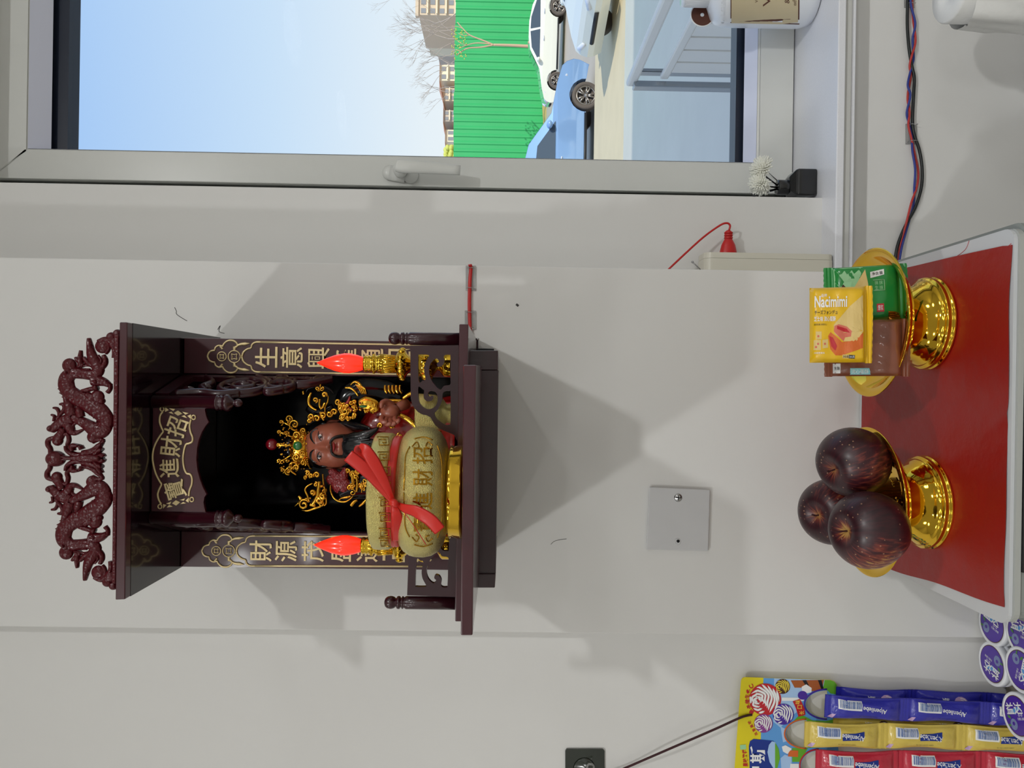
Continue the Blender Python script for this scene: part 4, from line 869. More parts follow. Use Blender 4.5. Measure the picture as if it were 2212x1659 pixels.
# red paper sheet, slightly buckled
pc = [tp(1862, 1208), tp(1862, 600), tp(2187, 527), tp(2171, 1310)]    # back left, back right, front right, front left
pc[0].y = min(pc[0].y, -.004); pc[1].y = min(pc[1].y, -.004)
NX, NYg = 60, 46; vs = []
for j in range(NYg + 1):
    for i in range(NX + 1):
        s_, t_ = i / NX, j / NYg; p = (pc[0] * (1 - s_) + pc[1] * s_) * (1 - t_) + (pc[3] * (1 - s_) + pc[2] * s_) * t_
        e = math.sin(s_ * 17) * .0010 * (t_ > .97) + math.sin(t_ * 11 + 1) * .0012 * (s_ < .02)
        hgt = .0009 + .0010 * (math.sin(7 * s_ + 5 * t_) * math.sin(4 * t_ + 2) + .6 * math.sin(13 * s_ - 9 * t_ + 1)) + .0022 * math.exp(-((s_ - .28 - .5 * (t_ - .5)) / .02) ** 2) * (t_ > .5) * (t_ - .5) * 1.4
        if t_ > .9: hgt += .003 * (t_ - .9) * (math.sin(s_ * 23) + 1)
        vs.append(p + Vector((e, e, max(.0004, hgt))))
q = M(); q.add(vs, [(j * (NX + 1) + i, (j + 1) * (NX + 1) + i, (j + 1) * (NX + 1) + i + 1, j * (NX + 1) + i + 1) for j in range(NYg) for i in range(NX)], paper_m, True)
q.build('red_paper', label='crumpled red paper sheet spread over the white cabinet lid', cat='paper', org=(-.03, -.15, TZ))
for l in ([(2185, 526), (2150, 555), (2110, 562)], [(2094, 520), (2085, 540), (2058, 560)]):
    M().tube(cat_([tp(a, b) + Vector((0, 0, .0004)) for a, b in l], 5), .00025, prn_r, 6).build('red_thread', label='loose red thread on the white lid ' + ('near the front right corner' if l[0][0] > 2100 else 'beside the right edge of the red paper'), cat='thread')
# gold pedestal dishes
def dish(cx, cy, label):
    D = thing('pedestal_dish', label, 'dish', (cx, cy, TZ + .001), 'gold pedestal dishes'); z = TZ + .001
    q = M(); q.lathe([(0, z), (.0535, z), (.0545, z + .001), (.0545, z + .0035), (.0530, z + .0040), (.0528, z + .0075), (.0540, z + .0085), (.0535, z + .0105), (.0510, z + .0115), (.0500, z + .0130), (.0495, z + .0150), (.0470, z + .0165), (.0440, z + .022), (.0380, z + .0300), (.0300, z + .0370), (.0225, z + .0425), (.018, z + .0455), (.0165, z + .0480), (.018, z + .0492), (0, z + .0493)], (cx, cy, 0), goldc, 96, cap=False); q.build('foot', D)
    q = M(); q.lathe([(0, z + .0494), (.030, z + .0495), (.045, z + .0505), (.060, z + .0525), (.070, z + .0565), (.0780, z + .0640), (.0800, z + .0680), (.0855, z + .0700), (.0868, z + .0707), (.0870, z + .0715), (.0860, z + .0719), (.0780, z + .0708), (.0765, z + .0690), (.072, z + .0630), (.065, z + .0580), (.055, z + .0545), (.040, z + .0522), (.025, z + .0512), (0, z + .0508)], (cx, cy, 0), goldc, 96, cap=False); b_ = q.build('bowl', D)
    q = M()
    random.seed(int(abs(cx) * 1e4))
    for k in range(46):
        a = RU(0, 6.283); r_ = RU(.030, .062); h = float(np.interp(r_, [.025, .04, .055, .066], [.0514, .0524, .0547, .0586]))
        p = [Vector((cx + (r_ + .0035 * t * math.cos(5 * t)) * math.cos(a + .12 * t), cy + (r_ + .0035 * t * math.sin(4 * t)) * math.sin(a + .12 * t), z + h)) for t in np.linspace(0, 1, 6)]
        q.tube(p, .0005, goldc, 6)
    q.build('embossed_pattern', D)
    return z + .0545
yd = -1.05 + .877
dx1, dx2 = PZ(1998, 699, TZ).x, PZ(1998, 1084, TZ).x
q0 = P(1990, 699, yd).x; q1 = P(1990, 1084, yd).x
zb_ = dish(q0, yd, 'shiny gold pedestal dish holding wrapped snack packets'); dish(q1, yd, 'shiny gold pedestal dish holding three dark red apples')
# apples
def apple(c, r, tilt, label, yel, rot, stalk):
    """c centre, tilt quaternion turning +Z to the stalk direction"""
    prof = []
    N = 40
    for i in range(N + 1):
        t = math.pi * i / N
        rr = math.sin(t) * (1.0 + .07 * math.cos(t)); zz_ = math.cos(t) * 1.0
        zz_ -= .30 * math.exp(-(t / .33) ** 2)
        if t > 2.5: zz_ += .16 * math.exp(-((math.pi - t) / .22) ** 2)
        prof.append((max(rr, 1e-4) * r, zz_ * r))
    am = apple_mat('apple_skin', yel, rot); q = M(); seg = 64; vs = []
    for (rr, h) in prof:
        for k in range(seg):
            a = 2 * math.pi * k / seg; w_ = 1 + .018 * math.cos(5 * a + rot) * (1 - h / r) * .5 + .02 * math.cos(2 * a + 1)
            vs.append(Vector((rr * math.cos(a) * w_, rr * math.sin(a) * w_, h)))
    fs = [(i * seg + k, (i + 1) * seg + k, (i + 1) * seg + (k + 1) % seg, i * seg + (k + 1) % seg) for i in range(N) for k in range(seg)]
    q.add(vs, fs, am, True); o = q.build('apple', org=(0, 0, 0), label=label, cat='apple', group='apples on the dish'); o.location = c; o.rotation_mode = 'QUATERNION'; o.rotation_quaternion = tilt
    q = M(); L = stalk; q.tube(cat_([Vector((0, 0, .66 * r)), Vector((.0005, 0, .66 * r + L * .6)), Vector((.002, .001, .66 * r + L))], 4), [.0011, .0009, .0015], cordb_m, 8); q.build('stalk', o)
def look(d): return Vector(d).normalized().to_track_quat('Z', 'Y')
pA = P(1845, 997, -.190); pB = P(1800, 1104, -.128); pC = P(1879, 1144, -.240)
apple(pA, .0405, look((-.30, -.28, .91)), 'dark red apple on the right of the dish with its stalk end facing front', .75, 1.2, .014)
apple(pB, .0405, look((-.10, -.50, .86)), 'dark red apple at the back of the dish behind the other two', .8, .4, .012)
apple(pC, .0415, look((-.02, -.25, .97)), 'dark red apple at front left of the dish streaked yellow by its stalk', 1.15, 2.6, .022)
# ------------------------------------------------------------------ snack packets
def packet(name, label, c, ex, ey, W_, H_, T_, m, crimp, prints=None, bulge=1.0, ends=(1, 1)):
    """pillow pack. ex = direction of the seams' spacing (long axis between the crimped ends), ey across; front = ex x ey"""
    ex = Vector(ex).normalized(); ey = Vector(ey); ey = (ey - ex * ey.dot(ex)).normalized(); n = ex.cross(ey)
    O = thing(name, label, 'snack packet', c, 'wrapped snacks in the dish'); c = Vector(c)
    def f(a, b, lift=0):
        """a along ex (-1..1), b along ey; surface height"""
        ta = min(1, (1 - abs(a)) / .22); tb = min(1, (1 - abs(b)) / .18)
        h = T_ / 2 * math.sin(math.pi / 2 * max(0, ta)) ** .6 * math.sin(math.pi / 2 * max(0, tb)) ** .45 * bulge
        wr = .0008 * math.sin(9 * a + 4 * b) * math.sin(5 * b - 3 * a)
        return h + (wr if ta > .2 and tb > .2 else 0) + lift
    q = M(); NA, NB_ = 28, 28
    for sd in (1, -1):
        vs = [c + ex * (a * W_ / 2) + ey * (b * H_ / 2 * (1 - .04 * (1 - abs(a)) * 0)) + n * (sd * max(f(a, b), .0002)) for a in np.linspace(-1, 1, NA) for b in np.linspace(-1, 1, NB_)]
        fs = [(i * NB_ + j, (i + 1) * NB_ + j, (i + 1) * NB_ + j + 1, i * NB_ + j + 1) for i in range(NA - 1) for j in range(NB_ - 1)]
        q.add(vs, fs if sd > 0 else [g[::-1] for g in fs], m, True)
    q.build('wrapper', O)
    for e in (-1, 1):
        if not ends[0 if e < 0 else 1]: continue
        q = M(); NR = 22; vs = []
        for i in range(6):
            for j in range(NR + 1):
                b = -1 + 2 * j / NR; ext = crimp * i / 5 * (1 + (.06 if (j % 2 and i == 5) else 0)); tw = .0022 * math.sin(b * 2.2 + e) * i / 5
                vs.append(c + ex * e * (W_ / 2 + ext) + ey * (b * H_ / 2 * 1.02) + n * (tw + .0004 * (-1) ** i))
        vs += [v - n * .0005 for v in vs]; K = 6 * (NR + 1)
        fs = [(i * (NR + 1) + j, (i + 1) * (NR + 1) + j, (i + 1) * (NR + 1) + j + 1, i * (NR + 1) + j + 1) for i in range(5) for j in range(NR)]
        q.add(vs, fs + [tuple(x + K for x in g[::-1]) for g in fs], m); q.build('crimped_end', O)
    return O, (lambda a, b, lift=.0003: c + ex * (a * W_ / 2) + ey * (b * H_ / 2) + n * f(max(-.99, min(.99, a)), max(-.99, min(.99, b)), lift))
def decal(q, F, pts, m, lift=.0003, cell=.12):
    """flat print following the surface: outline in (a,b), filled as a fine fan grid"""
    tri = tessellate_polygon([[Vector((a, b, 0)) for a, b in pts]]); P2 = [Vector((a, b, 0)) for a, b in pts]
    def rec(A, B, C_, d):
        e = max((A - B).length, (B - C_).length, (C_ - A).length)
        if e > cell and d < 5:
            if (A - B).length == e: A, B, C_ = A, B, C_
            elif (B - C_).length == e: A, B, C_ = B, C_, A
            else: A, B, C_ = C_, A, B
            m_ = (A + B) / 2; rec(A, m_, C_, d + 1); rec(m_, B, C_, d + 1)
        else:
            q.add([F(v.x, v.y, lift) for v in (A, B, C_)], [(0, 1, 2)], m, True)
    for t in tri: rec(P2[t[0]], P2[t[1]], P2[t[2]], 0)
def dtext(q, F, s, a, b, w_, h_, m, lift=.0006, bold=0, rot=0):
    vs, fs = text_geo(s, bold); c_, s2 = math.cos(rot), math.sin(rot)
    q.add([F(a + (x * w_) * c_ - (y * h_) * s2, b + (x * w_) * s2 + (y * h_) * c_, lift) for x, y in vs], fs, m)
def circ(cx, cy, rx, ry=None, n=18, a0=0, a1=2 * math.pi): return [(cx + rx * math.cos(a0 + (a1 - a0) * i / n), cy + (ry or rx) * math.sin(a0 + (a1 - a0) * i / n)) for i in range(n if a1 - a0 > 6.2 else n + 1)]
# brown packet (low, front left) and gold one
yB = -.235
O, F = packet('brown_snack_packet', 'brown foil snack packet leaning at the lower left of the dish', P(1872, 752, yB + .010), (P(1900, 752, yB) - P(1800, 752, yB)) + Vector((0, -.018, 0)), X3, .070, .062, .016, pack_n, .008)
q = M(); decal(q, F, [(-.5, -.95), (.10, -.95), (.05, -.72), (-.5, -.72)], prn_t); decal(q, F, [(-.99, -.9), (-.78, -.9), (-.78, -.55), (-.99, -.55)], prn_w)
dtext(q, F, '流心蛋酥', -.22, -.84, .5, .16, prn_w, rot=0); dtext(q, F, '生酪', -.88, -.72, .16, .12, prn_k); q.build('printed_front', O)
yG = -.205
O, F = packet('green_snack_packet', 'green foil snack packet with a white label leaning in the dish', P(1870, 634, yG), (P(1940, 632, yG) - P(1830, 636, yG)) + Vector((0, -.012, 0)), X3, .068, .062, .016, pack_g, .010)
q = M(); decal(q, F, [(-.99, -.95), (-.60, -.95), (-.4, -.1), (-.10, .95), (-.99, .95)], prn_dg, .0002); decal(q, F, [(-.95, .0), (-.75, .35), (-.60, .15), (-.50, -.4), (-.95, -.4)], prn_b, .0004)
decal(q, F, [(-.7, -.3), (-.05, .85), (.02, .3), (.0, -.4)], prn_c, .0005); decal(q, F, [(.10, .52), (.52, .62), (.52, .82), (.10, .74)], prn_w, .0005); dtext(q, F, '净含量', .31, .68, .34, .12, prn_k, .0008, rot=.1)
for a in (.28, .42):
    for b in (.34, .16): dtext(q, F, random.choice('茶抹生酥'), a, b, .11, .15, prn_dg, .0006)
for l in ([(.18, .44), (.52, .44)], [(.52, .44), (.52, .06)], [(.52, .06), (.18, .06)]): q.tube([F(*p, .0004) for p in l], .0004, prn_dg, 6)
decal(q, F, [(.26, -.72), (.48, -.72), (.48, -.42), (.26, -.42)], prn_r, .0005); dtext(q, F, '爆浆', .37, -.57, .16, .2, prn_w, .0008); q.build('printed_front', O)
# gold wrapper end deep in the bowl
O, F = packet('gold_snack_packet', 'small gold foil packet lying low in the dish under the brown packet', P(1932, 730, -.222), X3, Vector((0, -.4, .92)), .046, .018, .010, pack_o, .006)
# yellow packet in front and on top
yY = -.262
exy = P(1870, 700, yY) - P(1770, 700, yY) + Vector((0, -.012, 0)); cY = P(1808, 702, yY)
O, F = packet('yellow_snack_packet', 'yellow snack packet picturing rolls, on top of the brown and green packets', cY, exy, P(1814, 620, yY) - P(1814, 780, yY), .0545, .0795, .020, pack_y, .0072, bulge=1, ends=(0, 1))
def yc(zx, zy): return ((zx - 664) / 344., -(zy - 840) / 490.)      # from the enlarged picture of the packet
def yl(l): return [yc(a, b) for a, b in l]
q = M()
decal(q, F, yl([(960, 470), (900, 520), (800, 610), (640, 800), (600, 850), (610, 960), (720, 1060), (880, 1060), (965, 930)]), prn_c, .0003)
decal(q, F, yl([(610, 860), (660, 840), (760, 870), (820, 930), (810, 1000), (740, 1010), (720, 1060), (660, 1000), (600, 930)]), prn_pink, .0005)
decal(q, F, yl([(640, 860), (760, 900), (800, 950), (740, 940), (640, 900)]), prn_r, .0007)
decal(q, F, yl([(560, 940), (530, 990), (560, 1160), (620, 1240), (700, 1240), (960, 1150), (965, 950), (860, 1050), (700, 1070), (620, 990)]), prn_o, .0003)
decal(q, F, yl([(545, 990), (590, 1010), (640, 1120), (620, 1180), (570, 1120)]), prn_r, .0006)
decal(q, F, yl([(380, 930), (450, 930), (450, 1030), (390, 1030)]), prn_c); decal(q, F, yl([(355, 1040), (440, 1040), (440, 1170), (355, 1170)]), prn_c); decal(q, F, yl([(460, 1040), (530, 1030), (530, 1140), (460, 1150)]), prn_c)
for c_ in ((410, 990), (380, 1130), (405, 1090), (490, 1090)): decal(q, F, [yc(c_[0] + 13 * math.cos(t), c_[1] + 15 * math.sin(t)) for t in np.linspace(0, 5.7, 10)], prn_pink, .0006)
def yt_(s, x0, x1, y0, y1, m, bold=0, rot=0): a, b = yc((x0 + x1) / 2, (y0 + y1) / 2); dtext(q, F, s, a, b, (x1 - x0) / 344., (y1 - y0) / 490., m, .0008, bold, rot)
yt_('Nacimimi', 365, 765, 470, 620, prn_w, .02); yt_('チーズフォンデュ', 362, 645, 655, 710, prn_k, .008); yt_('芝士味 流心蛋酥', 358, 625, 735, 800, prn_w, .012); yt_('层层松脆·浓郁夹心', 358, 515, 828, 852, prn_k); yt_('冷藏更美味', 358, 485, 1195, 1220, prn_w); yt_('品牌', 445, 515, 445, 485, prn_w)
decal(q, F, yl([(785, 1235), (860, 1240), (860, 1285), (785, 1280)]), prn_k); decal(q, F, yl([(710, 1230), (785, 1235), (785, 1280), (710, 1275)]), prn_c, .0005); yt_('净含量', 715, 780, 1240, 1272, prn_k); yt_('25克', 792, 855, 1245, 1276, prn_w)
q.build('printed_front', O)
# ================================================================== RIGHT OF THE COLUMN
def straight(pts, Y): return [P(a, b, Y) for a, b in pts]
# power strip standing on the sill, fixed to the column's side
x0_, x1_ = xr + .0008, P(1650, 547, .10).x
zs0, zs1 = SZ + .0006, P(1522, 560, .10).z
PS = thing('power_strip', 'cream power strip standing on the sill against the column side', 'power strip', (x0_, .12, zs0))
q = M(); r_ = .012
def rr2(y0, y1, z0, z1, r, x):
    o = []
    for cy, cz, a0 in ((y1 - r, z1 - r, 0), (y0 + r, z1 - r, 90), (y0 + r, z0 + r, 180), (y1 - r, z0 + r, 270)):
        for k in range(7): a = math.radians(a0 + 15 * k); o.append(Vector((x, cy + r * math.cos(a), cz + r * math.sin(a))))
    return o
q.poly(rr2(.098, .148, zs0, zs1, r_, x1_ - .009), [], x1_ - .009 - x0_, strip_m, nrm=(1, 0, 0)); q.build('back_half', PS, bevel=.001)
q = M(); q.poly(rr2(.0985, .1475, zs0 + .0005, zs1 - .0005, r_, x1_), [], .0085, strip_m, nrm=(1, 0, 0)); q.build('front_half', PS, bevel=.0025)
# red plug with its cord
pb = P(1573, 545, .123); RP = thing('red_plug', 'red plug pushed into the power strip, its cord running behind the column', 'plug', (x1_ + .001, .123, pb.z))
q = M(); kx = px_(.123)
q.lathe([(0, .0008), (18 * kx, .0008), (18.5 * kx, .002), (18 * kx, .006), (15 * kx, 22 * kx), (10 * kx, 32 * kx), (8.5 * kx, 34 * kx), (8.5 * kx, 50 * kx), (4 * kx, 54 * kx), (0, 55 * kx)], (x1_ , .123, pb.z), redcord, 24, ax=(1, 0, 0), sx=.75); q.build('plug_body', RP)
q = M()
for k in range(3): q.lathe([(8.9 * kx, 0), (9.6 * kx, .001), (8.9 * kx, .002)], (x1_ + (36 + 5.5 * k) * kx, .123, pb.z), redcord, 20, ax=(1, 0, 0), cap=False)
q.build('strain_relief', RP)
q = M(); q.tube(cat_([P(1575, 497, .123), P(1577, 487, .122), P(1570, 482, .121), P(1555, 487, .12), P(1520, 512, .118), P(1480, 548, .112), P(1444, 582, .10), P(1425, 600, .05)], 6), .0016, redcord, 10); q.build('cord', RP)
q = M(); q.tube([P(1513, 582, .09), P(1497, 567, .085)], .0009, steel_m, 8); q.ell(P(1496, 566, .085), .0019, .0019, .0019, steel_m, 10, 8)
nl = q.build('wall_nail', label='small bent nail sticking out beside the power strip', cat='nail', org=P(1513, 582, .09))
# reed diffuser
yd_ = .19; dk = px_(yd_); dc = P(1742, 400, yd_)
RD = thing('reed_diffuser', 'black square reed diffuser bottle with white paper flowers on the sill', 'reed diffuser', (dc.x, yd_, SZ + .0003))
zb0 = SZ + .0004; hw = 28.5 * dk; zt0 = P(1712, 400, yd_).z
q = M(); q.box(dc.x - hw, dc.x + hw, yd_ - hw, yd_ + hw, zb0, zt0, blackp); q.build('bottle', RD, bevel=.003)
q = M(); q.hexa([Vector((dc.x + a * hw, yd_ + b * hw, zt0 - .0005)) for a, b in ((-1, -1), (1, -1), (1, 1), (-1, 1))], [Vector((dc.x + a * hw * .5, yd_ + b * hw * .5, P(1700, 400, yd_).z)) for a, b in ((-1, -1), (1, -1), (1, 1), (-1, 1))], blackp); q.build('shoulder', RD, bevel=.002)
c = P(1702, 405, yd_); zc1 = P(1678, 405, yd_).z
q = M(); q.lathe([(0, c.z), (15 * dk, c.z), (16 * dk, c.z + .002), (16 * dk, zc1 - .001), (15 * dk, zc1), (5 * dk, zc1), (0, zc1 - .002)], (c.x, yd_, 0), blackp, 32, cap=False); q.build('collar', RD)
for (a, b, dy) in ((1646, 375, -.006), (1641, 401, -.004), (1624, 420, -.002), (1624, 425, .004)):
    M().tube([P(1682, 405 + (b - 400) * .1, yd_), P(a, b, yd_ + dy)], .0013, blackp, 8).build('reed', RD)
def flower(a, b, dirn, rr, seed):
    random.seed(seed); q = M(); c = P(a, b, yd_ - .006); d = Vector(dirn).normalized(); qq = d.to_track_quat('Z', 'Y'); N = 170
    for i in range(N):
        th = math.acos(1 - 1.05 * (i + .5) / N) if i < N else 0; ph = i * 2.39996
        v = qq @ Vector((math.sin(th) * math.cos(ph), math.sin(th) * math.sin(ph), math.cos(th))); L = rr * RU(.85, 1.08)
        m2 = c + v * L * .6 + qq @ Vector((0, 0, -.0006)); e = c + v * L + Vector((RU(-1, 1), RU(-1, 1), RU(-1, 1))) * .0008
        q.tube([c + v * .001, m2, e], [.0008, .0016, .0012], flower_m, 6)
    return q.build('paper_flower', RD)
flower(1648, 366, (.3, -.35, .9), .0215, 3); flower(1644, 396, (-.5, -.3, .8), .0205, 5)
# white bottle with the beige label
yb = .20; bk_ = px_(yb); bc = P(1650, -12, yb); zB = SZ + .0004
WB = thing('lotion_bottle', 'white bottle with cap and beige label on the sill', 'bottle', (bc.x, yb, zB))
Zb = lambda px: P(px, 10, yb).z; R0 = 67 * bk_
q = M(); q.lathe([(0, zB), (R0 * .80, zB), (R0 * .90, zB + .002), (R0 * .985, Zb(1735)), (R0, Zb(1722)), (R0, Zb(1575)), (R0 * .985, Zb(1568)), (R0 * .97, Zb(1560)), (R0 * .93, Zb(1552)), (R0 * .8, Zb(1543)), (R0 * .55, Zb(1535)), (R0 * .42, Zb(1530)), (0, Zb(1530))], (bc.x, yb, 0), wbot_m, 64, cap=False); q.build('bottle', WB)
q = M(); q.lathe([(R0 * .42, Zb(1531)), (R0 * .42, Zb(1478)), (R0 * .40, Zb(1474)), (0, Zb(1473))], (bc.x, yb, 0), wbot_m, 40, cap=False)
for i in range(40): a = 2 * math.pi * i / 40; q.tube([(bc.x + R0 * .42 * math.cos(a), yb + R0 * .42 * math.sin(a), Zb(1528)), (bc.x + R0 * .42 * math.cos(a), yb + R0 * .42 * math.sin(a), Zb(1480))], .0006, wbot_m, 6)
q.build('cap', WB)
def onb(px0, py0, lift=.0003):
    for _ in range(1): pass
    yy = yb - R0 * .9
    for _ in range(5):
        x = P(px0, py0, yy).x - bc.x; x = max(-R0 * .995, min(R0 * .995, x)); yy = yb - math.sqrt(R0 * R0 - x * x)
    p = P(px0, py0, yy); n = Vector((x, yy - yb, 0)).normalized(); return Vector((bc.x + x, yy, p.z)) + n * lift
q = M(); n1, n2 = 8, 24
def patch(q, x0, x1, y0, y1, m, lift, skew=0):
    g = [onb(x0 + (x1 - x0) * i / n1, y0 + (y1 - y0) * j / n2, lift) for i in range(n1 + 1) for j in range(n2 + 1)]
    q.add(g, [(i * (n2 + 1) + j, (i + 1) * (n2 + 1) + j, (i + 1) * (n2 + 1) + j + 1, i * (n2 + 1) + j + 1) for i in range(n1) for j in range(n2)], m, True)
patch(q, 1578, 1727, -60, 32, brown_m, .0002); patch(q, 1580, 1724, -58, 30.6, beige_m, .0004)
for s_, a, b, w2, h2, m2 in (('V', 1656, 2, 16, 22, brown_m), ('VANILLA', 1634, -12, 6, 34, brown_m), ('&', 1700, 2, 10, 10, brown_m), ('extra', 1723 - 6, 4, 6, 14, brown_m), ('body lotion', 1714, -20, 6, 44, brown_m)):
    vs, fs = text_geo(s_, 0); q.add([onb(a - y * w2, b - x * h2, .0007) for x, y in vs], fs, m2)
q.build('label_print', WB)
q = M()
for k in range(8):
    py0 = 44 - k * 13
    pts = [(1556, py0 + 5), (1564, py0 + 5), (1564, py0 - 4), (1558, py0 - 4), (1558, py0 + 1), (1561, py0 + 1)]
    q.tube([onb(a, b, .0001) for a, b in pts], .0004, wbot_m, 6)
q.build('raised_border', WB)
# round brown cardboard tag behind it
yt3 = .225; kt = px_(yt3); tc_ = P(1517, 32, yt3); q = M()
cb_ = [Vector((tc_.x + 25 * kt * math.cos(a), yt3, tc_.z + 25 * kt * math.sin(a))) for a in np.linspace(0, 6.2832, 33)[:-1]]
hb_ = [Vector((tc_.x - .0 + 3.6 * kt * math.cos(a), yt3, tc_.z + 3.6 * kt * math.sin(a))) for a in np.linspace(0, 6.2832, 17)[:-1]]
TG = thing('round_tag', 'round brown tag with a hole standing behind the white bottle', 'tag', (tc_.x, yt3, SZ + .0004))
q.poly(cb_, [hb_], .0015, brown_m)
q.build('disc', TG); q = M(); q.tube(cb_ + [cb_[0]], .0010, prn_w, 8, n=(0, 1, 0), thick=.0012); q.tube(hb_ + [hb_[0]], .0005, prn_w, 6); q.build('white_edge', TG)
q = M(); q.box(tc_.x - .006, tc_.x + .016, yt3 - .004, yt3 + .005, SZ + .0004, tc_.z - 22 * kt, prn_w); q.build('stand', TG)
# twisted cables clipped to the wall
def zc(l): return [(1840 + a / 2.962, b / 2.962) for a, b in l]
def cable(name, l, m, label, dy, r_=.0017):
    pts = [P(a, b, YR - .006 + dy * math.sin(.02 * i * 60 + dy * 900)) for i, (a, b) in enumerate(zc(l))]
    M().tube(cat_(pts, 6), r_, m, 10).build(name, label=label, cat='cable', org=pts[3])
cable('power_cable', [(352, -60), (357, 0), (355, 150), (365, 300), (384, 420), (400, 500), (396, 600), (389, 780), (402, 870), (432, 960), (450, 1080), (445, 1200), (405, 1330), (340, 1450), (296, 1560), (278, 1650), (262, 1760)], cblk, 'thick black cable clipped along the wall below the sill', .000, .0024)
cable('power_cable', [(382, -60), (386, 0), (392, 120), (408, 260), (386, 350), (370, 420), (378, 490), (357, 620), (370, 720), (362, 800), (380, 880), (402, 980), (425, 1100), (415, 1200), (380, 1300), (348, 1430), (312, 1560), (298, 1650), (284, 1760)], cred, 'thin red cable twisted with a blue one below the sill', -.0036)
cable('power_cable', [(370, -60), (380, 40), (406, 150), (390, 250), (396, 370), (382, 430), (358, 540), (375, 610), (352, 720), (366, 790), (384, 870), (387, 960), (405, 1080), (400, 1200), (396, 1300), (362, 1430), (325, 1560), (308, 1650), (296, 1760)], cblue, 'thin blue cable twisted with a red one below the sill', .0036)
def clip(name, c4, Y, label, z_h=.008):
    q = M(); a = straight(c4, Y); q.hexa([p + Vector((0, -.0012, 0)) for p in a], a, clip_m)
    cx = sum((p for p in a), Vector()) / 4; w2 = abs(a[1].x - a[0].x) / 2 or .004; h2 = max(p.z for p in a) - min(p.z for p in a)
    q.tube([cx + Vector((-w2 * .8, -.0012, h2 * .32)), cx + Vector((-w2 * .8, -z_h, h2 * .28)), cx + Vector((-w2 * .8, -z_h, -h2 * .28)), cx + Vector((-w2 * .8, -.0012, -h2 * .32))], .0006, clip_m, 6)
    q.tube([cx + Vector((w2 * .8, -.0012, h2 * .32)), cx + Vector((w2 * .8, -z_h, h2 * .28)), cx + Vector((w2 * .8, -z_h, -h2 * .28)), cx + Vector((w2 * .8, -.0012, -h2 * .32))], .0006, clip_m, 6)
    q.build(name, label=label, cat='cable clip', org=cx)
clip('cable_clip', [(1956, 312), (1956, 268), (1980, 268), (1980, 312)], YR - .0003, 'clear plastic clip holding the cables halfway below the sill', .010)
clip('cable_clip', [(1953, 17), (1953, -30), (1976, -30), (1976, 17)], YR - .0003, 'clear plastic clip on the cables near the picture edge', .010)
clip('cable_clip', [(1006, 628), (1006, 574), (1028, 574), (1028, 628)], -.0003, 'clear plastic clip on the red cord at the column edge', .006)
clip('cable_clip', [(1004, 712), (1004, 671), (1028, 671), (1028, 712)], -.0003, 'clear plastic clip on the red cord beside the shrine shelf', .006)
q = M(); q.tube(cat_([P(1016, 571, .04), P(1015, 571.5, -.003), P(1017, 580, -.0035), P(1015, 610, -.0035), P(1014, 660, -.0035), P(1015, 700, -.0035), P(1016, 716, -.0035), P(1022, 760, -.0032)], 6), .0025, redcord, 10, n=(0, 1, 0), thick=.0016)
q.build('lamp_wire', label='flat red lamp cord clipped to the column beside the shrine', cat='wire', org=P(1015, 640, 0))
# tissue roll in its bag on a low stool, bottom right
yT = -.02; tk = px_(yT); tcc = P(2080, -25, yT)
zS = EYE - .86
q = M(); q.box(tcc.x - .13, tcc.x + .16, yT - .16, YR - .01, 0, zS - .02, grey_m); q.box(tcc.x - .14, tcc.x + .17, yT - .17, YR - .008, zS - .0198, zS, lid_m)
q.build('side_cabinet', label='low grey side cabinet under the tissue roll, right of the main cabinet', cat='cabinet', org=(tcc.x, yT, 0))
TR = thing('tissue_roll', 'white tissue roll in a crumpled paper bag at the lower right', 'tissue roll', (tcc.x, yT, zS + .0005))
zt4 = P(2052, 10, yT).z
q = M(); q.lathe([(0, zS + .001), (.044, zS + .001), (.045, zS + .004), (.045, zt4 - .003), (.043, zt4), (.013, zt4), (.012, zt4 - .003), (.012, zS + .02), (0, zS + .02)], (tcc.x, yT, 0), tissue_m, 48, cap=False); q.build('roll', TR)
q = M(); seg = 60; rows = 14; vs = []; random.seed(4)
for i in range(rows + 1):
    t = i / rows
    for k in range(seg):
        a = 2 * math.pi * k / seg; r_ = .051 + .008 * (1 - t) + .003 * math.sin(5 * a + 3 * t) + .002 * math.sin(11 * a - 7 * t) + .0012 * RU(-1, 1)
        top = zt4 - .016 + .012 * math.sin(a * 1 + 2.2) + .004 * math.sin(4 * a)
        vs.append(Vector((tcc.x + r_ * math.cos(a), yT + r_ * math.sin(a), zS + .001 + (top - zS) * t)))
q.add(vs, [(i * seg + k, i * seg + (k + 1) % seg, (i + 1) * seg + (k + 1) % seg, (i + 1) * seg + k) for i in range(rows) for k in range(seg)], tissue_m, True); q.build('paper_bag', TR)
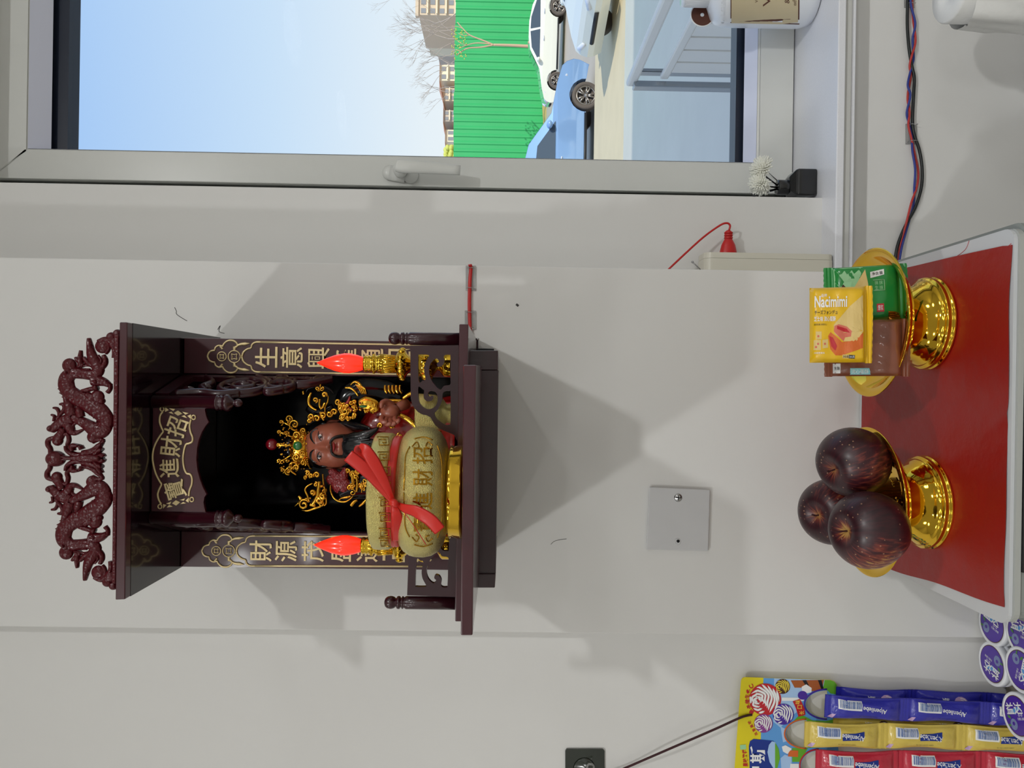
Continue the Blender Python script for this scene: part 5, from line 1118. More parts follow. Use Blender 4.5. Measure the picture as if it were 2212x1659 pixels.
# ================================================================== LEFT: hook, candy card, sachet strips, tubs
YK = .018; kk = px_(YK)
q = M(); hp = [(1221, 1622), (1224, 1618), (1302, 1618), (1306, 1622), (1306, 1700), (1221, 1700)]
HK = thing('wall_hook', 'square dark adhesive wall hook at the left edge', 'hook', P(1262, 1660, YL))
q.poly(im(hp, YL - .003), [], .0028, hook_m); q.build('adhesive_pad', HK, bevel=.0005)
q = M(); q.tube(cat_([P(1268, 1668, YL - .003), P(1268, 1662, YL - .010), P(1270, 1652, YL - .012), P(1280, 1652, YL - .014), P(1283, 1658, YL - .018), P(1280, 1668, YL - .020)], 5), .0014, clip_m, 8); q.lathe([(.016, 0), (.014, .0015), (0, .002)], P(1262, 1660, YL - .003), hook_m, 28, ax=(0, -1, 0)); q.build('hook', HK)
q = M(); q.tube(cat_([P(1276, 1690, YL - .012), P(1320, 1672, YL - .010), P(1360, 1655, YL - .008), P(1450, 1616, YK - .006), P(1540, 1577, YK - .004), P(1600, 1550, YK - .0035), P(1624, 1544, YK - .001)], 8), .0016, cordb_m, 10)
q.build('hanging_string', label='twisted dark brown cord from the wall hook to the candy card', cat='string', org=P(1450, 1616, YL))
cdn = thing('candy_card', 'yellow and blue hanging candy card with lollipop pictures and three cut-outs', 'display card', P(1700, 1560, YK))
def zq(l): return [(1570 + a / 7.577, 1440 + b / 7.577) for a, b in l]
OUTC = [(235, 240), (245, 205), (270, 182), (300, 175), (1700, 220), (1760, 240), (1800, 290), (1815, 350), (1800, 460), (1810, 900), (1830, 1400), (1840, 2800), (60, 2800), (130, 1659)]
def half(cx0, cyc, r, x1): return [(x1, cyc - r)] + [(x1 - (x1 - cx0) * math.sin(t), cyc - r * math.cos(t)) for t in np.linspace(.15, math.pi - .15, 16)] + [(x1, cyc + r)]
H1 = half(1290, 615, 225, 1640); H2 = half(965, 1100, 225, 1300); H3 = half(1215, 1620, 245, 1500)
def cl(l, d=0): return im(zq(l), YK - d)
q = M(); q.poly(cl(OUTC), [cl(H1), cl(H2), cl(H3)], .0012, yel_m); q.build('card', cdn)
q = M()
def cp(l, m, d): q.poly(cl(l, d * .00012), [], 0, m)
# background fields, cut round the holes by building them as bands that avoid the cut-outs
def cph(l, hs, m, d): q.poly(cl(l, d * .00012), [cl(h, d * .00012) for h in hs], 0, m)
def grow(h, g):
    cx = sum(a for a, b in h) / len(h); cy = sum(b for a, b in h) / len(h); return [(cx + (a - cx) * g, cy + (b - cy) * g) for a, b in h]
cph([(600, 186), (1500, 214), (1700, 222), (1758, 244), (1798, 292), (1812, 350), (1798, 460), (1808, 900), (1828, 1400), (1836, 2790), (500, 2790), (560, 1100)], [H1, H2, H3], sky_m, 1)
cph([(775, 192), (1500, 214), (1700, 222), (1640, 380), (1290, 380), (1200, 700), (1000, 860), (880, 1000), (760, 900)], [], sky2_m, 2)
cp([(1600, 220), (1700, 223), (1758, 245), (1797, 292), (1811, 350), (1800, 455), (1700, 440), (1640, 385), (1570, 380)], grn_m, 3)
cp([(1100, 880), (1200, 780), (1290, 820), (1400, 880), (1620, 890), (1760, 860), (1808, 900), (1812, 1000), (1760, 1300), (1640, 1320), (1330, 1330), (1310, 870)], grn_m, 3)
cp([(880, 980), (960, 1020), (950, 1100), (980, 1220), (920, 1240)], sky2_m, 3); cp([(880, 1500), (950, 1440), (1060, 1480), (1060, 1800), (900, 1800)], sky2_m, 3); cp([(1070, 1330), (1330, 1330), (1280, 1420), (1200, 1560), (1070, 1560)], grn_m, 3)
cp([(1045, 225), (1590, 218), (1560, 385), (1520, 380), (1390, 405), (1250, 345), (1110, 345)], wood_m, 4); cp([(1235, 222), (1300, 220), (1390, 400), (1340, 395)], prn_k, 5); cp([(1490, 220), (1550, 220), (1590, 380), (1550, 380)], prn_k, 5)
# rings round the cut-outs
for cx0, cyc, r, x1, m in ((1270, 615, 245, 1640, prn_p), (945, 1100, 240, 1300, prn_o), (1195, 1620, 265, 1500, prn_r)):
    h = [(x1, cyc - r)] + [(x1 - (x1 - cx0) * math.sin(t), cyc - r * math.cos(t)) for t in np.linspace(.15, math.pi - .15, 20)] + [(x1, cyc + r)]
    q.tube(cl(h, .0006), 13 / 7.577 * kk, m, 6, n=(0, 1, 0), thick=.0003)
def pop(cx, cy, r, m1, m2, d, n=4, ph=0):
    cp([(cx + r * math.cos(t), cy + r * math.sin(t)) for t in np.linspace(0, 6.2832, 37)[:-1]], m1, d)
    ox, oy = cx - r * .45, cy + r * .05
    for i in range(1, n * 2):
        s_ = r * i * .92 / n; pts = []
        for t in np.linspace(.9, 6.9, 40):
            a = ox + s_ * math.sin(t) * .9 + .06 * r * math.sin(5 * t + i); b = oy + s_ * math.cos(t) * 1.1
            if math.hypot(a - cx, b - cy) < r * .965: pts.append((a, b))
            else:
                if len(pts) > 3: q.tube(cl(pts, (d + 1) * .00012), [.0002] + [r * .075 / 7.577 * kk] * 6 + [.0002], m2, 6, n=(0, 1, 0), thick=.00015)
                pts = []
        if len(pts) > 3: q.tube(cl(pts, (d + 1) * .00012), [.0002] + [r * .075 / 7.577 * kk] * 6 + [.0002], m2, 6, n=(0, 1, 0), thick=.00015)
cp([(900, 505), (1260, 510), (1260, 560), (900, 560)], prn_w, 6)
pop(915, 325, 122, prn_b, prn_y, 6); pop(628, 538, 262, prn_r, prn_w, 8, 5); pop(600, 930, 152, prn_m, prn_w, 9); pop(925, 780, 172, prn_p, prn_w, 10)
cp([(1225, 330), (1300, 290), (1390, 350), (1385, 420), (1300, 440), (1230, 400)], prn_w, 6); cp([(1240 + 78 * math.cos(t), 470 + 72 * math.sin(t)) for t in np.linspace(0, 6.2832, 25)[:-1]], prn_p, 7)
cp([(1078, 568), (1195, 530), (1230, 590), (1275, 700), (1285, 790), (1172, 820), (1130, 680)], prn_r, 11)
def ct(s_, a, b, w_, h_, rot, m, d, bold=.01):
    """w_: along the reading direction; reading direction = world +x turned by rot"""
    c = P(*zq([(a, b)])[0], YK - d * .00012); k = kk / 7.577; q.text(s_, c, Vector((math.cos(rot), 0, math.sin(rot))), Vector((-math.sin(rot), 0, math.cos(rot))), w_ * k, h_ * k, m, bold=bold)
ct('味', 1160, 580, 66, 80, 0, prn_y, 12); ct('口', 1195, 660, 62, 76, 0, prn_y, 12); ct('长', 1225, 755, 66, 80, 0, prn_y, 12)
for i, ch in enumerate('富含维生素C'):
    t = i / 6; a = 320 + (t - .42) ** 2 * 420 - 60 * (t > .9) + 10; b = 740 - t * 500; ct(ch, a, b, 74, 74, -.5 + t * 1.1, prn_r if i < 6 else prn_r, 4, .03)
for i, ch in enumerate('共享美味'): ct(ch, 480 - i * 36, 1100 - i * 62, 54, 60, .55, prn_r, 4, .02)
cp([(360, 1300), (380, 1220), (440, 1183), (760, 1215), (795, 1260), (820, 1659), (820, 2790), (420, 2790)], navy_m, 5); cp([(690, 1280), (740, 1222), (800, 1240), (840, 1400), (830, 1659), (760, 1659), (700, 1560), (665, 1400)], sky2_m, 6); cp([(790, 1240), (850, 1350), (870, 1500), (830, 1659), (790, 1659)], grn_m, 7)
ct('斯', 505, 1440, 280, 250, 0, prn_w, 8, .02); ct('卑', 510, 1745, 280, 250, 0, prn_w, 8, .02); ct('尔', 510, 2040, 280, 250, 0, prn_w, 8, .02)
cp([(215, 1285), (310, 1275), (320, 1350), (220, 1360)], prn_dg, 5)
for i, ch in enumerate('棒糖味果'): ct(ch, 290 + i * 6, 1390 + i * 72, 66, 84, 0, prn_r, 5, .03)
cp([(900, 1310), (960, 1285), (1060, 1340), (1050, 1390), (990, 1430), (920, 1390)], prn_w, 6); cp([(1040, 1370), (1170, 1375), (1165, 1480), (1000, 1470), (1010, 1410)], prn_o, 7); cp([(1040, 1590), (1180, 1590), (1180, 1700), (1030, 1700)], prn_w, 6)
q.build('printed_picture', cdn)
# sachet strips
def strip(name, label, line, Y, wpx, pitch, n, m, first=0, back=False, barc=True, flag=None, logo=None):
    """line: (px0,py0),(px1,py1) axis in the picture; sachets hang one below the other"""
    (ax, ay), (bx, by) = line; top = P(ax, ay, Y); dirp = (P(bx, by, Y) - top).normalized(); side = Vector((-dirp.z, 0, dirp.x)); side = side if side.x > 0 else -side
    k = px_(Y); T = thing(name, label, 'candy strip', top, 'hanging strips of candy sachets'); W_ = wpx * k; Lp = pitch * k; cr = 27 * k
    NR = Vector((0, -1, 0))
    for i in range(n):
        z0 = i * Lp; random.seed(i * 7 + int(ay))
        def F(a, b, lift=0):
            """a 0..1 down the sachet, b -1..1 across"""
            t = a * Lp; e = min(1, max(0, (t - cr * .5) / (Lp * .16))) * min(1, max(0, (Lp - cr * .5 - t) / (Lp * .16))); e = e ** .5
            h = .0085 * e * max(0, 1 - abs(b) ** 2.6) ** .6; wd = W_ / 2 * (1 - .13 * math.sin(math.pi * a) ** 2 * 1)
            cz = .0005 * math.sin(t / cr * 40) * (1 if (t < cr * .5 or t > Lp - cr * .5) else 0) + .0007 * math.sin(b * 7 + a * 9 + i) * e
            return top + dirp * (z0 + t) + side * (b * wd) + NR * (h + cz + lift) + Vector((0, -.002 * math.sin(math.pi * (i + a)), 0))
        q = M(); na, nb = 60, 16
        f_ = [F(a / na, -1 + 2 * b / nb) for a in range(na + 1) for b in range(nb + 1)]; bk2 = [p + Vector((0, .0012 + .3 * abs(p.y - (top.y)), 0)) for p in f_]; K = len(f_)
        fs = [(a * (nb + 1) + b, (a + 1) * (nb + 1) + b, (a + 1) * (nb + 1) + b + 1, a * (nb + 1) + b + 1) for a in range(na) for b in range(nb)]
        ed = [(a * (nb + 1), (a + 1) * (nb + 1), (a + 1) * (nb + 1) + K, a * (nb + 1) + K) for a in range(na)] + [(a * (nb + 1) + nb, a * (nb + 1) + nb + K, (a + 1) * (nb + 1) + nb + K, (a + 1) * (nb + 1) + nb) for a in range(na)]
        q.add(f_ + bk2, fs + [tuple(x + K for x in g[::-1]) for g in fs] + ed, m, True); sa = q.build('sachet', T)
        q = M()
        G = lambda a, b, lift=.0004: F(a, b, lift)
        if barc:
            decal(q, G, [(.14, .0), (.42, -.05), (.42, .82), (.14, .80)], prn_w, .0004, .1)
            a_ = .16
            while a_ < .405:
                w_ = random.choice((.004, .007, .010)); decal(q, G, [(a_, .12), (a_ + w_, .12), (a_ + w_, .76), (a_, .76)], prn_bb, .0007, .2); a_ += w_ + random.choice((.004, .007))
            if flag: decal(q, G, [(.44, -.20), (.70, -.16), (.72, .55), (.60, .45), (.44, .42)], navy_m, .0005, .1)
            vs, fs_ = text_geo('Alpenliebe', .012)
            q.add([G(.575 - x * .29, .16 - y * .62 + .10 * math.sin(x * 3), .0008) for x, y in vs], fs_, prn_w)
            decal(q, G, [(.03, -.85), (.09, -.95), (.12, -.55), (.08, -.6)], prn_lv, .0004, .2)
            vs, fs_ = text_geo('HAPPY CANDY MIX 12g', 0); q.add([G(.50 - x * .22, -.55 - y * .10, .0006) for x, y in vs], fs_, prn_k)
        else:
            vs, fs_ = text_geo('阿尔卑斯', .01); q.add([G(.42 + y * -.10, .05 + x * 1.1, .0006) for x, y in vs], fs_, prn_w)
            decal(q, G, [(.62 + .10 * math.cos(t), .1 + .62 * math.sin(t)) for t in np.linspace(0, 5.9, 14)], logo or prn_lv, .0005, .1)
            for j in range(3): q.tube([G(.62 + (.03 + .025 * j) * math.cos(t), .1 + (.2 + .15 * j) * math.sin(t), .0009) for t in np.linspace(-2, 1.6, 12)], .0005, prn_w, 6)
            decal(q, G, [(.16 + .06 * math.cos(t), -.2 + .4 * math.sin(t)) for t in np.linspace(0, 5.9, 12)], prn_w, .0005, .1)
        q.build('print', sa)
strip('candy_strip', 'blue candy strip behind the front blue one, nearest the wall corner', ((1806, 1508), (2166, 1522)), .012, 50, 165, 3, foil_b, barc=False)
strip('candy_strip', 'yellow candy strip mostly hidden behind the front yellow one', ((1800, 1563), (2180, 1575)), .012, 46, 165, 4, foil_y, barc=False, logo=prn_b)
strip('candy_strip', 'front strip of blue candy sachets with barcodes', ((1782, 1525), (2170, 1543)), -.006, 50, 176, 3, foil_b)
strip('candy_strip', 'front strip of yellow candy sachets with barcodes', ((1738, 1586), (2212, 1596)), -.010, 56, 172, 3, foil_y, flag=True)
strip('candy_strip', 'front strip of red candy sachets with barcodes at the bottom', ((1762, 1648), (2212, 1653)), -.010, 58, 181, 4, foil_r, flag=True)
# candy display shelf and gum tubs
zTB = EYE - .675; TBH = .062
S5x0, S5x1 = P(2200, 1602, -.06).x, xa - .012
zsf = zTB - TBH
q = M(); q.box(S5x0, S5x1, -.16, .028, zsf - .02, zsf - .0002, shelfdark_m); q.box(S5x0, S5x1, .018, .028, .0, zsf - .0202, shelfdark_m); q.box(S5x0, S5x0 + .015, -.16, .018, .0, zsf - .0202, shelfdark_m); q.box(S5x1 - .015, S5x1, -.16, .018, .0, zsf - .0202, shelfdark_m)
q.build('display_stand', label='low brown display stand beside the cabinet carrying the gum tubs', cat='stand', org=((S5x0 + S5x1) / 2, -.07, 0))
def tub(a, b, rot, label, z=zTB, nm='gum_tub'):
    c = PZ(a, b, z); T = thing(nm, label, 'gum tub', (c.x, c.y, z - TBH), 'white gum tubs with purple lids'); r_ = .0293; zb_ = z - TBH
    q = M(); q.lathe([(0, zb_ + .0004), (r_ * .86, zb_ + .0004), (r_ * .93, zb_ + .003), (r_ * .95, zb_ + .02), (r_ * .93, z - .018), (r_ * .90, z - .0165), (0, z - .016)], (c.x, c.y, 0), tubw_m, 48, cap=False); q.build('tub', T)
    q = M(); q.lathe([(r_ * .90, z - .0158), (r_ * .985, z - .0155), (r_, z - .0145), (r_, z - .0100), (r_ * .96, z - .0092), (r_, z - .0085), (r_, z - .0015), (r_ * .975, z), (r_ * .86, z + .0002), (r_ * .85, z - .0006), (0, z - .0006)], (c.x, c.y, 0), tubw_m, 56, cap=False); L = q.build('lid', T)
    q = M(); e = Vector((math.cos(rot), math.sin(rot), 0)); u_ = Vector((-math.sin(rot), math.cos(rot), 0)); ct_ = Vector((c.x, c.y, z - .0004))
    D = lambda x, y, l=0: ct_ + e * (x * r_ * .84) + u_ * (y * r_ * .84) + Vector((0, 0, l))
    q.poly([D(math.cos(t), math.sin(t)) for t in np.linspace(0, 6.2832, 41)[:-1]], [], 0, brown_m, nrm=(0, 0, 1)); q.poly([D(.96 * math.cos(t), .96 * math.sin(t), .0002) for t in np.linspace(0, 6.2832, 41)[:-1]], [], 0, tubp_m, nrm=(0, 0, 1))
    q.poly([D(x, y, .0003) for x, y in ((-.5, .18), (-.05, .05), (.1, .2), (.45, .3), (.3, .45), (-.3, .3))], [], 0, sky_m, nrm=(0, 0, 1))
    q.text('益达', D(-.08, .36, .0006), e, u_, r_ * 1.1, r_ * .50, prn_w, bold=.02)
    q.text('0-0', D(.30, .02, .0004), e, u_, r_ * .28, r_ * .11, prn_w); q.text('无糖口香糖', D(.32, -.16, .0004), e, u_, r_ * .52, r_ * .11, prn_w)
    q.poly([D(-.38 + .28 * math.cos(t), -.42 + .28 * math.sin(t), .0004) for t in np.linspace(0, 6.2832, 21)[:-1]], [], 0, berry_m, nrm=(0, 0, 1)); q.poly([D(-.38 + .11 * math.cos(t), -.38 + .10 * math.sin(t), .0006) for t in np.linspace(0, 6.2832, 11)[:-1]], [], 0, tubp_m, nrm=(0, 0, 1))
    for sx, sy, ex, ey in ((-.5, -.15, -.78, .05), (-.62, -.5, -.86, -.42)): q.poly([D(sx, sy, .0005), D((sx + ex) / 2 - .06, (sy + ey) / 2 - .05, .0005), D(ex, ey, .0005), D((sx + ex) / 2 + .07, (sy + ey) / 2 + .06, .0005)], [], 0, leaf_m, nrm=(0, 0, 1))
    q.build('lid_print', L)
tub(2142, 1348, -1.8, 'gum tub in the back row partly under the cabinet corner'); tub(2142, 1434, 1.35, 'gum tub at the back with its lid print turned upside down')
tub(2204, 1368, -1.55, 'gum tub in the second row touching the cabinet front corner'); tub(2203, 1447, 2.9, 'gum tub in the second row with its lid print turned sideways', z=zTB + .001)
tub(2196, 1546, -1.15, 'leftmost gum tub, in front of the blue candy strips')
# ================================================================== OUTSIDE
asph = mat('road_asphalt', '#bdb1a2', .85, bump=('noise', 3, .2), var=(.5, .12)); pave = mat('pavement_beige', '#dccba6', .8, var=(1.5, .10))
marb = mat('marble_landing', '#cfc6ba', .25, bump=('noise', .7, .1, .02), var=(2.2, .10)); fen = mat('fence_green', '#2ca862', .5, var=(.6, .10)); dirt = mat('dry_earth', '#cfae6c', .9, var=(2, .2))
carw = mat('car_white', '#e8e8de', .15, coat=1); carb = mat('car_blue', '#8fb4e6', .12, coat=1, metal=.3); cglass = mat('car_glass', '#46505a', .05, coat=1); tyre = mat('tyre', '#5e554f', .8)
alloy = mat('alloy_rim', '#a09890', .3, metal=.8); trimk = mat('car_trim', '#1c1c1e', .5); lampm = mat('headlight', '#cfd6e6', .1, coat=1); bl_s = mat('car_sign_blue', '#3a96e8', .4)
bark = mat('bark', '#c7a88c', .9); twig = mat('bare_twigs', '#b3a79e', .9); whit = mat('railing_white', '#efe8df', .35); polst = mat('railing_steel', '#a9acb0', .22, metal=.9)
bcol = [mat('far_wall_' + n, c, .9, var=(.05, .06)) for n, c in (('beige', '#d2bfa8'), ('cream', '#e8dcc2'), ('grey', '#bfb2a6'))]; broof = mat('roof_orange', '#d79b7c', .8); bwin = mat('far_window', '#8a8c92', .3); leafy = mat('young_leaves', '#c8cc6a', .9)
GZ = EYE - 2.15; PZ2 = EYE - 2.0; MZ = EYE - 1.30
S('ground', M().box(-150, 260, 16.0, 300, GZ - .4, GZ, asph)); S('pavement', M().box(-30, 60, 8.1, 16.05, GZ - .4, PZ2, pave), bevel=.02)
S('entrance_landing', M().box(-6, 30, YR + .255, -1.05 + 1.30 * 1620 / (1347 - 1094), GZ - .4, MZ, marb), bevel=.02)
# marble joints: slabs laid as separate pieces near the window
# green corrugated site fence
YF = 42.0; zft = P(981, 200, YF).z; zfb = P(1181, 200, YF).z
FN = thing('site_fence', 'tall green corrugated site fence along the far side of the road', 'fence', (20, YF, GZ))
pit = 16.2 * px_(YF); x0 = P(1000, 345, YF).x - 6 * pit
for i in range(14):
    q = M(); xs = x0 + i * 3 * pit; pr = []
    for k in range(3):
        b = xs + k * pit; pr += [(b, 0), (b + pit * .10, -.045), (b + pit * .30, -.045), (b + pit * .55, 0)]
    pr.append((xs + 3 * pit, 0)); vs = []
    for z in (GZ, zft + .02 * math.sin(i * 2.1)):
        vs += [(a, YF + b, z) for a, b in pr] + [(a, YF + b + .03, z) for a, b in pr]
    n = len(pr); fs = []
    for j in range(n - 1): fs += [(j, j + 1, 2 * n + j + 1, 2 * n + j), (n + j + 1, n + j, 3 * n + j, 3 * n + j + 1), (2 * n + j, 2 * n + j + 1, 3 * n + j + 1, 3 * n + j)]
    q.add(vs, fs, fen); q.build('fence_panel', FN)
q = M(); q.box(x0, x0 + 42 * pit, YF + .05, YF + .15, zft - .5, zft - .4, fen); q.build('rail', FN); q = M()
# dry earth bank
q = M(); NX_ = 40; vs = []; 
for j in range(6):
    for i in range(NX_ + 1): x = 8 + i * .5; vs.append((x, YF - 2.6 + j * .5, GZ + (.10 + .09 * math.sin(i * .9) + .05 * math.sin(i * 2.3)) * math.sin(j / 5 * 3.1) + (.0 if j < 5 else .05)))
q.add(vs, [(j * (NX_ + 1) + i, j * (NX_ + 1) + i + 1, (j + 1) * (NX_ + 1) + i + 1, (j + 1) * (NX_ + 1) + i) for j in range(5) for i in range(NX_)], dirt, True)
q.build('earth_bank', kind='structure', org=(18, YF - 2, GZ))
# cars
def car(name, label, pos, yaw, mb, sc=1.0, suv=False, extra=None):
    T = thing(name, label, 'car', pos); base = Vector(pos); cy, sy = math.cos(yaw), math.sin(yaw)
    def W(x, y, z): x *= sc; y *= sc; return base + Vector((x * cy - y * sy, x * sy + y * cy, z * sc))
    H = 1.0 if not suv else 1.10; wz = .33
    top = [(.02, .42), (.0, .55), (.06, .70), (.16, .80), (.55, .90), (1.05, .98), (1.30, 1.02)]
    cab = [(2.05, 1.40), (2.5, 1.47), (3.1, 1.46), (3.7, 1.34), (4.15, 1.10)] if not suv else [(2.0, 1.50), (2.5, 1.60), (3.4, 1.60), (4.1, 1.48), (4.4, 1.15)]
    rear = [(4.45, 1.02), (4.55, .80), (4.52, .45), (4.40, .30)]
    def arch(cx): return [(cx + .40 * math.cos(t), .30 + .40 * math.sin(t) * 1.0) for t in np.linspace(0, math.pi, 12)]
    prof = [(a, b * H) for a, b in top + cab + rear] + [(a, b) for a, b in arch(3.62)] + [(a, b) for a, b in arch(.86)] + [(.12, .24)]
    # body: cross-section narrows towards the roof
    def wd(z): return .88 - max(0, (z - .95 * H)) * .42 - max(0, .5 - z) * .08
    tri = tessellate_polygon([[Vector((a, b, 0)) for a, b in prof]]); q = M(); n = len(prof)
    L = [W(a, -wd(b), b) for a, b in prof]; R_ = [W(a, wd(b), b) for a, b in prof]; fs = []
    for t in tri:
        P3 = [Vector((prof[i][0], prof[i][1], 0)) for i in t]; o = (P3[1] - P3[0]).cross(P3[2] - P3[0]).z > 0
        fs += [t if o else t[::-1], tuple(i + n for i in (t[::-1] if o else t))]
    fs += [(i, i + n, (i + 1) % n + n, (i + 1) % n) for i in range(n)]
    q.add(L + R_, fs, mb); q.build('body', T, bevel=.05 * sc)
    # side windows, windscreen
    for s_, nm in ((-1, 'side_window'), (1, 'side_window')):
        for wpts in (([(1.55, 1.02), (2.12, 1.34), (2.72, 1.40), (2.78, 1.02)], [(2.86, 1.02), (2.82, 1.40), (3.25, 1.38), (3.85, 1.18), (3.95, 1.04)]) if not suv else ([(1.50, 1.02), (2.06, 1.44), (2.75, 1.50), (2.8, 1.02)], [(2.88, 1.02), (2.85, 1.50), (3.5, 1.50), (4.15, 1.38), (4.2, 1.04)])):
            q = M(); A = [W(a, s_ * (wd(b * 1.0) + .012), b) for a, b in wpts]; nn = (W(0, s_, 0) - W(0, 0, 0)).normalized()
            q.poly(A, [], .0, cglass, nrm=nn); q.build(nm, T)
    q = M(); a0, a1 = (1.36, 1.04 * H), (2.0, 1.385 * H if not suv else 1.48 * H); q.add([W(a0[0] - .0, -.74, a0[1] + .015), W(a0[0], .74, a0[1] + .015), W(a1[0], .60, a1[1] + .03), W(a1[0], -.60, a1[1] + .03)], [(0, 1, 2, 3)], cglass); q.build('windscreen', T)
    for s_ in (-1, 1):
        q = M(); q.ell(W(1.62, s_ * .98, 1.06 * H), .10 * sc, .12 * sc, .075 * sc, mb); q.build('wing_mirror', T)
        q = M(); q.tube([W(.03, s_ * .50, .66), W(.12, s_ * .74, .72), W(.42, s_ * .86, .78)], [.05 * sc, .07 * sc, .04 * sc], lampm, 10); q.build('headlight', T)
        q = M(); q.box(0, 0, 0, 0, 0, 0, trimk) if False else None
        q.tube([W(1.28, s_ * .875, .30), W(3.2, s_ * .875, .30)], .035 * sc, trimk, 6); q.build('sill_trim', T)
        for hx in (2.35, 3.35): q = M(); q.tube([W(hx, s_ * .895, .86), W(hx + .18, s_ * .895, .87)], .018 * sc, lampm, 6); q.build('door_handle', T)
        for wx in (.86, 3.62):
            ax = (W(0, s_, 0) - W(0, 0, 0)).normalized(); c = W(wx, s_ * .70, wz - .03)
            q = M(); q.lathe([(.20 * sc, -.05 * sc), (.33 * sc, -.04 * sc), (.335 * sc, .0), (.335 * sc, .14 * sc), (.315 * sc, .17 * sc), (.235 * sc, .17 * sc), (.225 * sc, .10 * sc), (.0, .09 * sc)], c, tyre, 36, ax=ax, cap=False); wh = q.build('wheel', T)
            q = M(); q.lathe([(.225 * sc, .13 * sc), (.235 * sc, .165 * sc), (.205 * sc, .165 * sc), (.20 * sc, .13 * sc)], c, alloy, 32, ax=ax, cap=False)
            e1 = ax.cross(Z3).normalized()
            for k in range(10):
                a = 2 * math.pi * k / 10 + (.12 if k % 2 else -.12); d = e1 * math.cos(a) + Z3 * math.sin(a); q.tube([c + ax * .15 * sc + d * .03 * sc, c + ax * .15 * sc + d * .215 * sc], [.022 * sc, .028 * sc], alloy, 6)
            q.lathe([(.05 * sc, .13 * sc), (.05 * sc, .17 * sc), (0, .175 * sc)], c, alloy, 16, ax=ax); q.build('alloy_rim', wh)
    q = M(); q.tube([W(.015, -.45, .50), W(.0, 0, .50), W(.015, .45, .50)], .05 * sc, trimk, 8); q.build('grille', T)
    return W
g1 = PZ(1217, 185, GZ)
car('parked_car', 'white saloon car parked in front of the green fence, facing left', (PZ(1222, 187, GZ).x, 28.3, GZ), math.radians(-14), carw, .93)
car('parked_car', 'pale blue car at the left of the window view, facing right', (P(1290, 146, 17.0).x, 17.4, GZ), math.radians(180), carb, .98, suv=True)
car('parked_car', 'nearest white car at the right edge of the window view', (P(1350, 28, 12.0).x, 12.6, PZ2), math.radians(16), carw, .86)
# bare tree in front of the fence
def bare_tree(name, label, base, H_, m, seed, grp=None, lv=4, r0=.09, spread=.5):
    random.seed(seed); q = M(); tips = []
    def br(p, d, L, r, n):
        e = p + d * L; mid = (p + e) / 2 + Vector((RU(-1, 1), RU(-1, 1), 0)) * L * .06; q.tube([p, mid, e], [r, r * .85, r * .7], m, 6 if n > 1 else 4, caps=False)
        if n == 0: return
        for k in range(2 if n > 2 else 3):
            a = RU(0, 6.28); sp_ = RU(.5, 1) * spread; nd = (d + Vector((math.cos(a) * sp_, math.sin(a) * sp_, RU(0, .25)))).normalized(); br(e, nd, L * RU(.62, .85), r * .62, n - 1)
    br(Vector(base), Vector((0, 0, 1)), H_ * .34, r0, lv); return q.build(name, label=label, cat='tree', group=grp, org=base)
bt = P(1160, 100, 36.0); T0 = thing('street_tree', 'thin bare street tree forking in front of the green fence', 'tree', (bt.x, 36.0, GZ))
q = M(); tr = lambda l, y=36.0: cat_([P(a, b, y) for a, b in l], 5)
base_ = P(1160, 100, 36.0); base_.z = GZ
q.tube([base_] + tr([(1140, 100), (1100, 98), (1066, 97)]), [.085, .07, .06], bark, 8)
for l, r_ in (([(1066, 97), (1045, 88), (1015, 76), (1000, 62), (988, 48)], .045), ([(1066, 97), (1040, 102), (1012, 104), (996, 112), (986, 120)], .045), ([(1060, 95), (1030, 93), (1010, 97), (992, 104)], .035), ([(1015, 76), (1003, 77), (990, 72)], .025), ([(1000, 62), (990, 58), (975, 56)], .02), ([(1010, 97), (996, 94), (986, 86)], .018), ([(996, 112), (985, 108), (975, 112)], .02)):
    q.tube(tr(l), [r_, r_ * .5], bark, 6)
q.build('trunk', T0)
q = M(); random.seed(3)
for k in range(60): p = P(RU(975, 1008), RU(60, 128), 36.0 + RU(-.3, .3)); q.ell(p, .045, .045, .03, leafy, 5, 3)
o_ = q.build('foliage', T0); o_['kind'] = 'stuff'
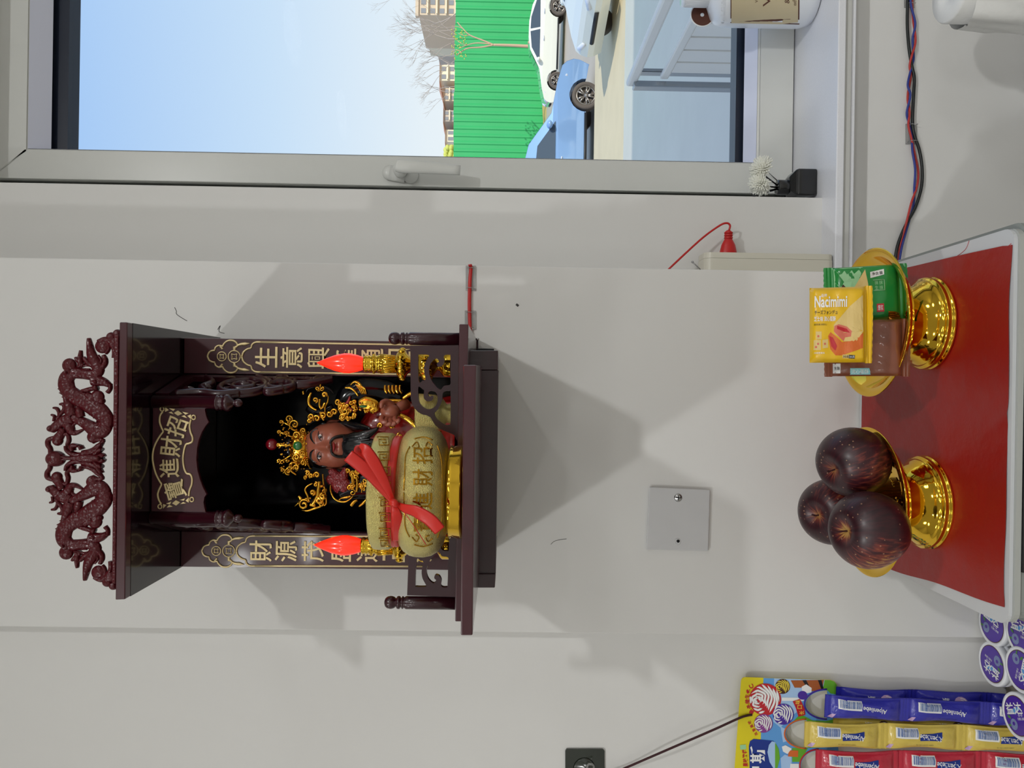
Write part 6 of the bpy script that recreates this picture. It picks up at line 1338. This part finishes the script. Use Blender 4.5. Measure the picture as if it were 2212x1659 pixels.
# far buildings and bare trees beyond the fence
def building(label, p0, p1, ptop, Y, m, floors, cols, roof=None, shape=None):
    xa_, xb_ = P(ptop, p0, Y).x, P(ptop, p1, Y).x; zt = P(ptop, (p0 + p1) / 2, Y).z; z0 = GZ; T = thing('apartment_building', label, 'building', ((xa_ + xb_) / 2, Y, z0), 'far buildings beyond the fence')
    q = M(); q.box(xa_, xb_, Y, Y + 12, z0, zt, m); q.build('wall', T)
    if roof: q = M(); w2 = (xb_ - xa_); q.add([(xa_ - .4, Y - .5, zt), (xb_ + .4, Y - .5, zt), (xb_ + .4, Y + 12.5, zt), (xa_ - .4, Y + 12.5, zt), (xa_ + w2 * .25, Y + 6, zt + w2 * .22), (xb_ - w2 * .25, Y + 6, zt + w2 * .22)], [(0, 1, 5, 4), (1, 2, 5), (2, 3, 4, 5), (3, 0, 4), (0, 3, 2, 1)], broof); q.build('roof', T)
    else: q = M(); q.box(xa_ - .3, xb_ + .3, Y - .3, Y + .6, zt, zt + .5, m); q.build('parapet', T)
    zb = P(985, (p0 + p1) / 2, Y).z; fh = (zt - zb) / floors
    for i in range(floors):
        for j in range(cols):
            cx = xa_ + (j + .5) * (xb_ - xa_) / cols; cz = zb + (i + .5) * fh; ww = (xb_ - xa_) / cols * .28; q = M(); q.box(cx - ww, cx + ww, Y - .06, Y - .005, cz - fh * .28, cz + fh * .25, bwin); q.build('window', T)
        q = M(); q.box(xa_ + .1, xb_ - .1, Y - .5, Y - .001, zb + i * fh - .08, zb + i * fh + .08, bcol[1]); q.build('balcony_slab', T)
Yb_ = 120.0
building('far beige apartment block at the right edge of the window view', 32, -60, 905, Yb_, bcol[0], 4, 5)
building('far lower block stepping down beside the beige apartment block', 58, 33, 917, Yb_ + 14, bcol[1], 3, 2)
building('far grey block behind the bare trees', 112, 60, 945, Yb_ + 28, bcol[2], 2, 4)
building('small cream house in the middle of the far row', 174, 140, 950, Yb_, bcol[1], 2, 2, roof=True)
building('small far house with an orange roof, third from the left', 218, 190, 958, Yb_, bcol[0], 2, 2, roof=True)
building('small far house with an orange roof, second from the left', 262, 238, 958, Yb_, bcol[2], 2, 2, roof=True)
building('pale far house at the left end of the row', 306, 280, 962, Yb_, bcol[1], 1, 2, roof=True)
for i, (b, top, sd, lb) in enumerate(((5, 845, 1, 'bare tree above the beige block at the picture edge'), (72, 900, 2, 'bare tree behind the grey block, right of two'), (105, 905, 5, 'bare tree behind the grey block, left of two'), (165, 918, 4, 'small bare tree above the cream house'))):
    p = P(985, b, 100.0); zt = P(top, b, 100.0).z; bare_tree('bare_tree', lb, (p.x, 100.0, GZ), (zt - GZ) * 1.02, twig, sd, 'far bare trees', lv=6, r0=.16, spread=.62)
q = M(); random.seed(9)
for k in range(150): p = P(RU(962, 985), RU(318, 350), 60 + RU(-1, 1)); q.ell(p, .25, .2, .18, leafy, 6, 4)
q.box(P(980, 330, 60).x - .06, P(980, 330, 60).x + .06, 59.95, 60.05, GZ, P(975, 330, 60).z, bark)
q.build('yellow_shrub', label='yellow green shrub behind the fence at the left of the view', cat='shrub', org=(P(980, 330, 60).x, 60, GZ))
# landing railing running towards the shop
RX = P(1350, 180, 1.55).x; RL = thing('landing_railing', 'white and steel railing with flat uprights on the landing outside', 'railing', (RX, 1.4, MZ))
ya, yb2 = 1.55, .45
def rz(px0, py0, Y): return P(px0, py0, Y).z
zt1 = rz(1352, 183, ya); zt2_ = rz(1418, 158, ya)
q = M(); q.box(RX - .013, RX + .013, yb2, ya, zt1 - .035, zt1, whit); q.build('handrail', RL, bevel=.008)
q = M(); q.box(RX - .009, RX + .009, yb2, ya - .06, zt2_ - .028, zt2_, whit); q.build('lower_rail', RL, bevel=.005)
for dx, w_ in ((0.0, .022), (.052, .012)):
    q = M(); q.box(RX - .03 + dx, RX - .03 + dx + w_, ya - .05, ya - .01, MZ, zt1 - .02, polst); q.build('post', RL, bevel=.004)
yy = ya - .10; k = 0
while yy > yb2 + .1:
    q = M(); q.box(RX - .006, RX + .006, yy - .086, yy - .008, MZ + .05, zt2_ - .028, whit); q.build('upright_slat', RL, bevel=.002); yy -= .088
q = M(); q.box(RX - .012, RX + .012, yb2, ya - .05, MZ + .02, MZ + .05, whit); q.build('bottom_rail', RL)
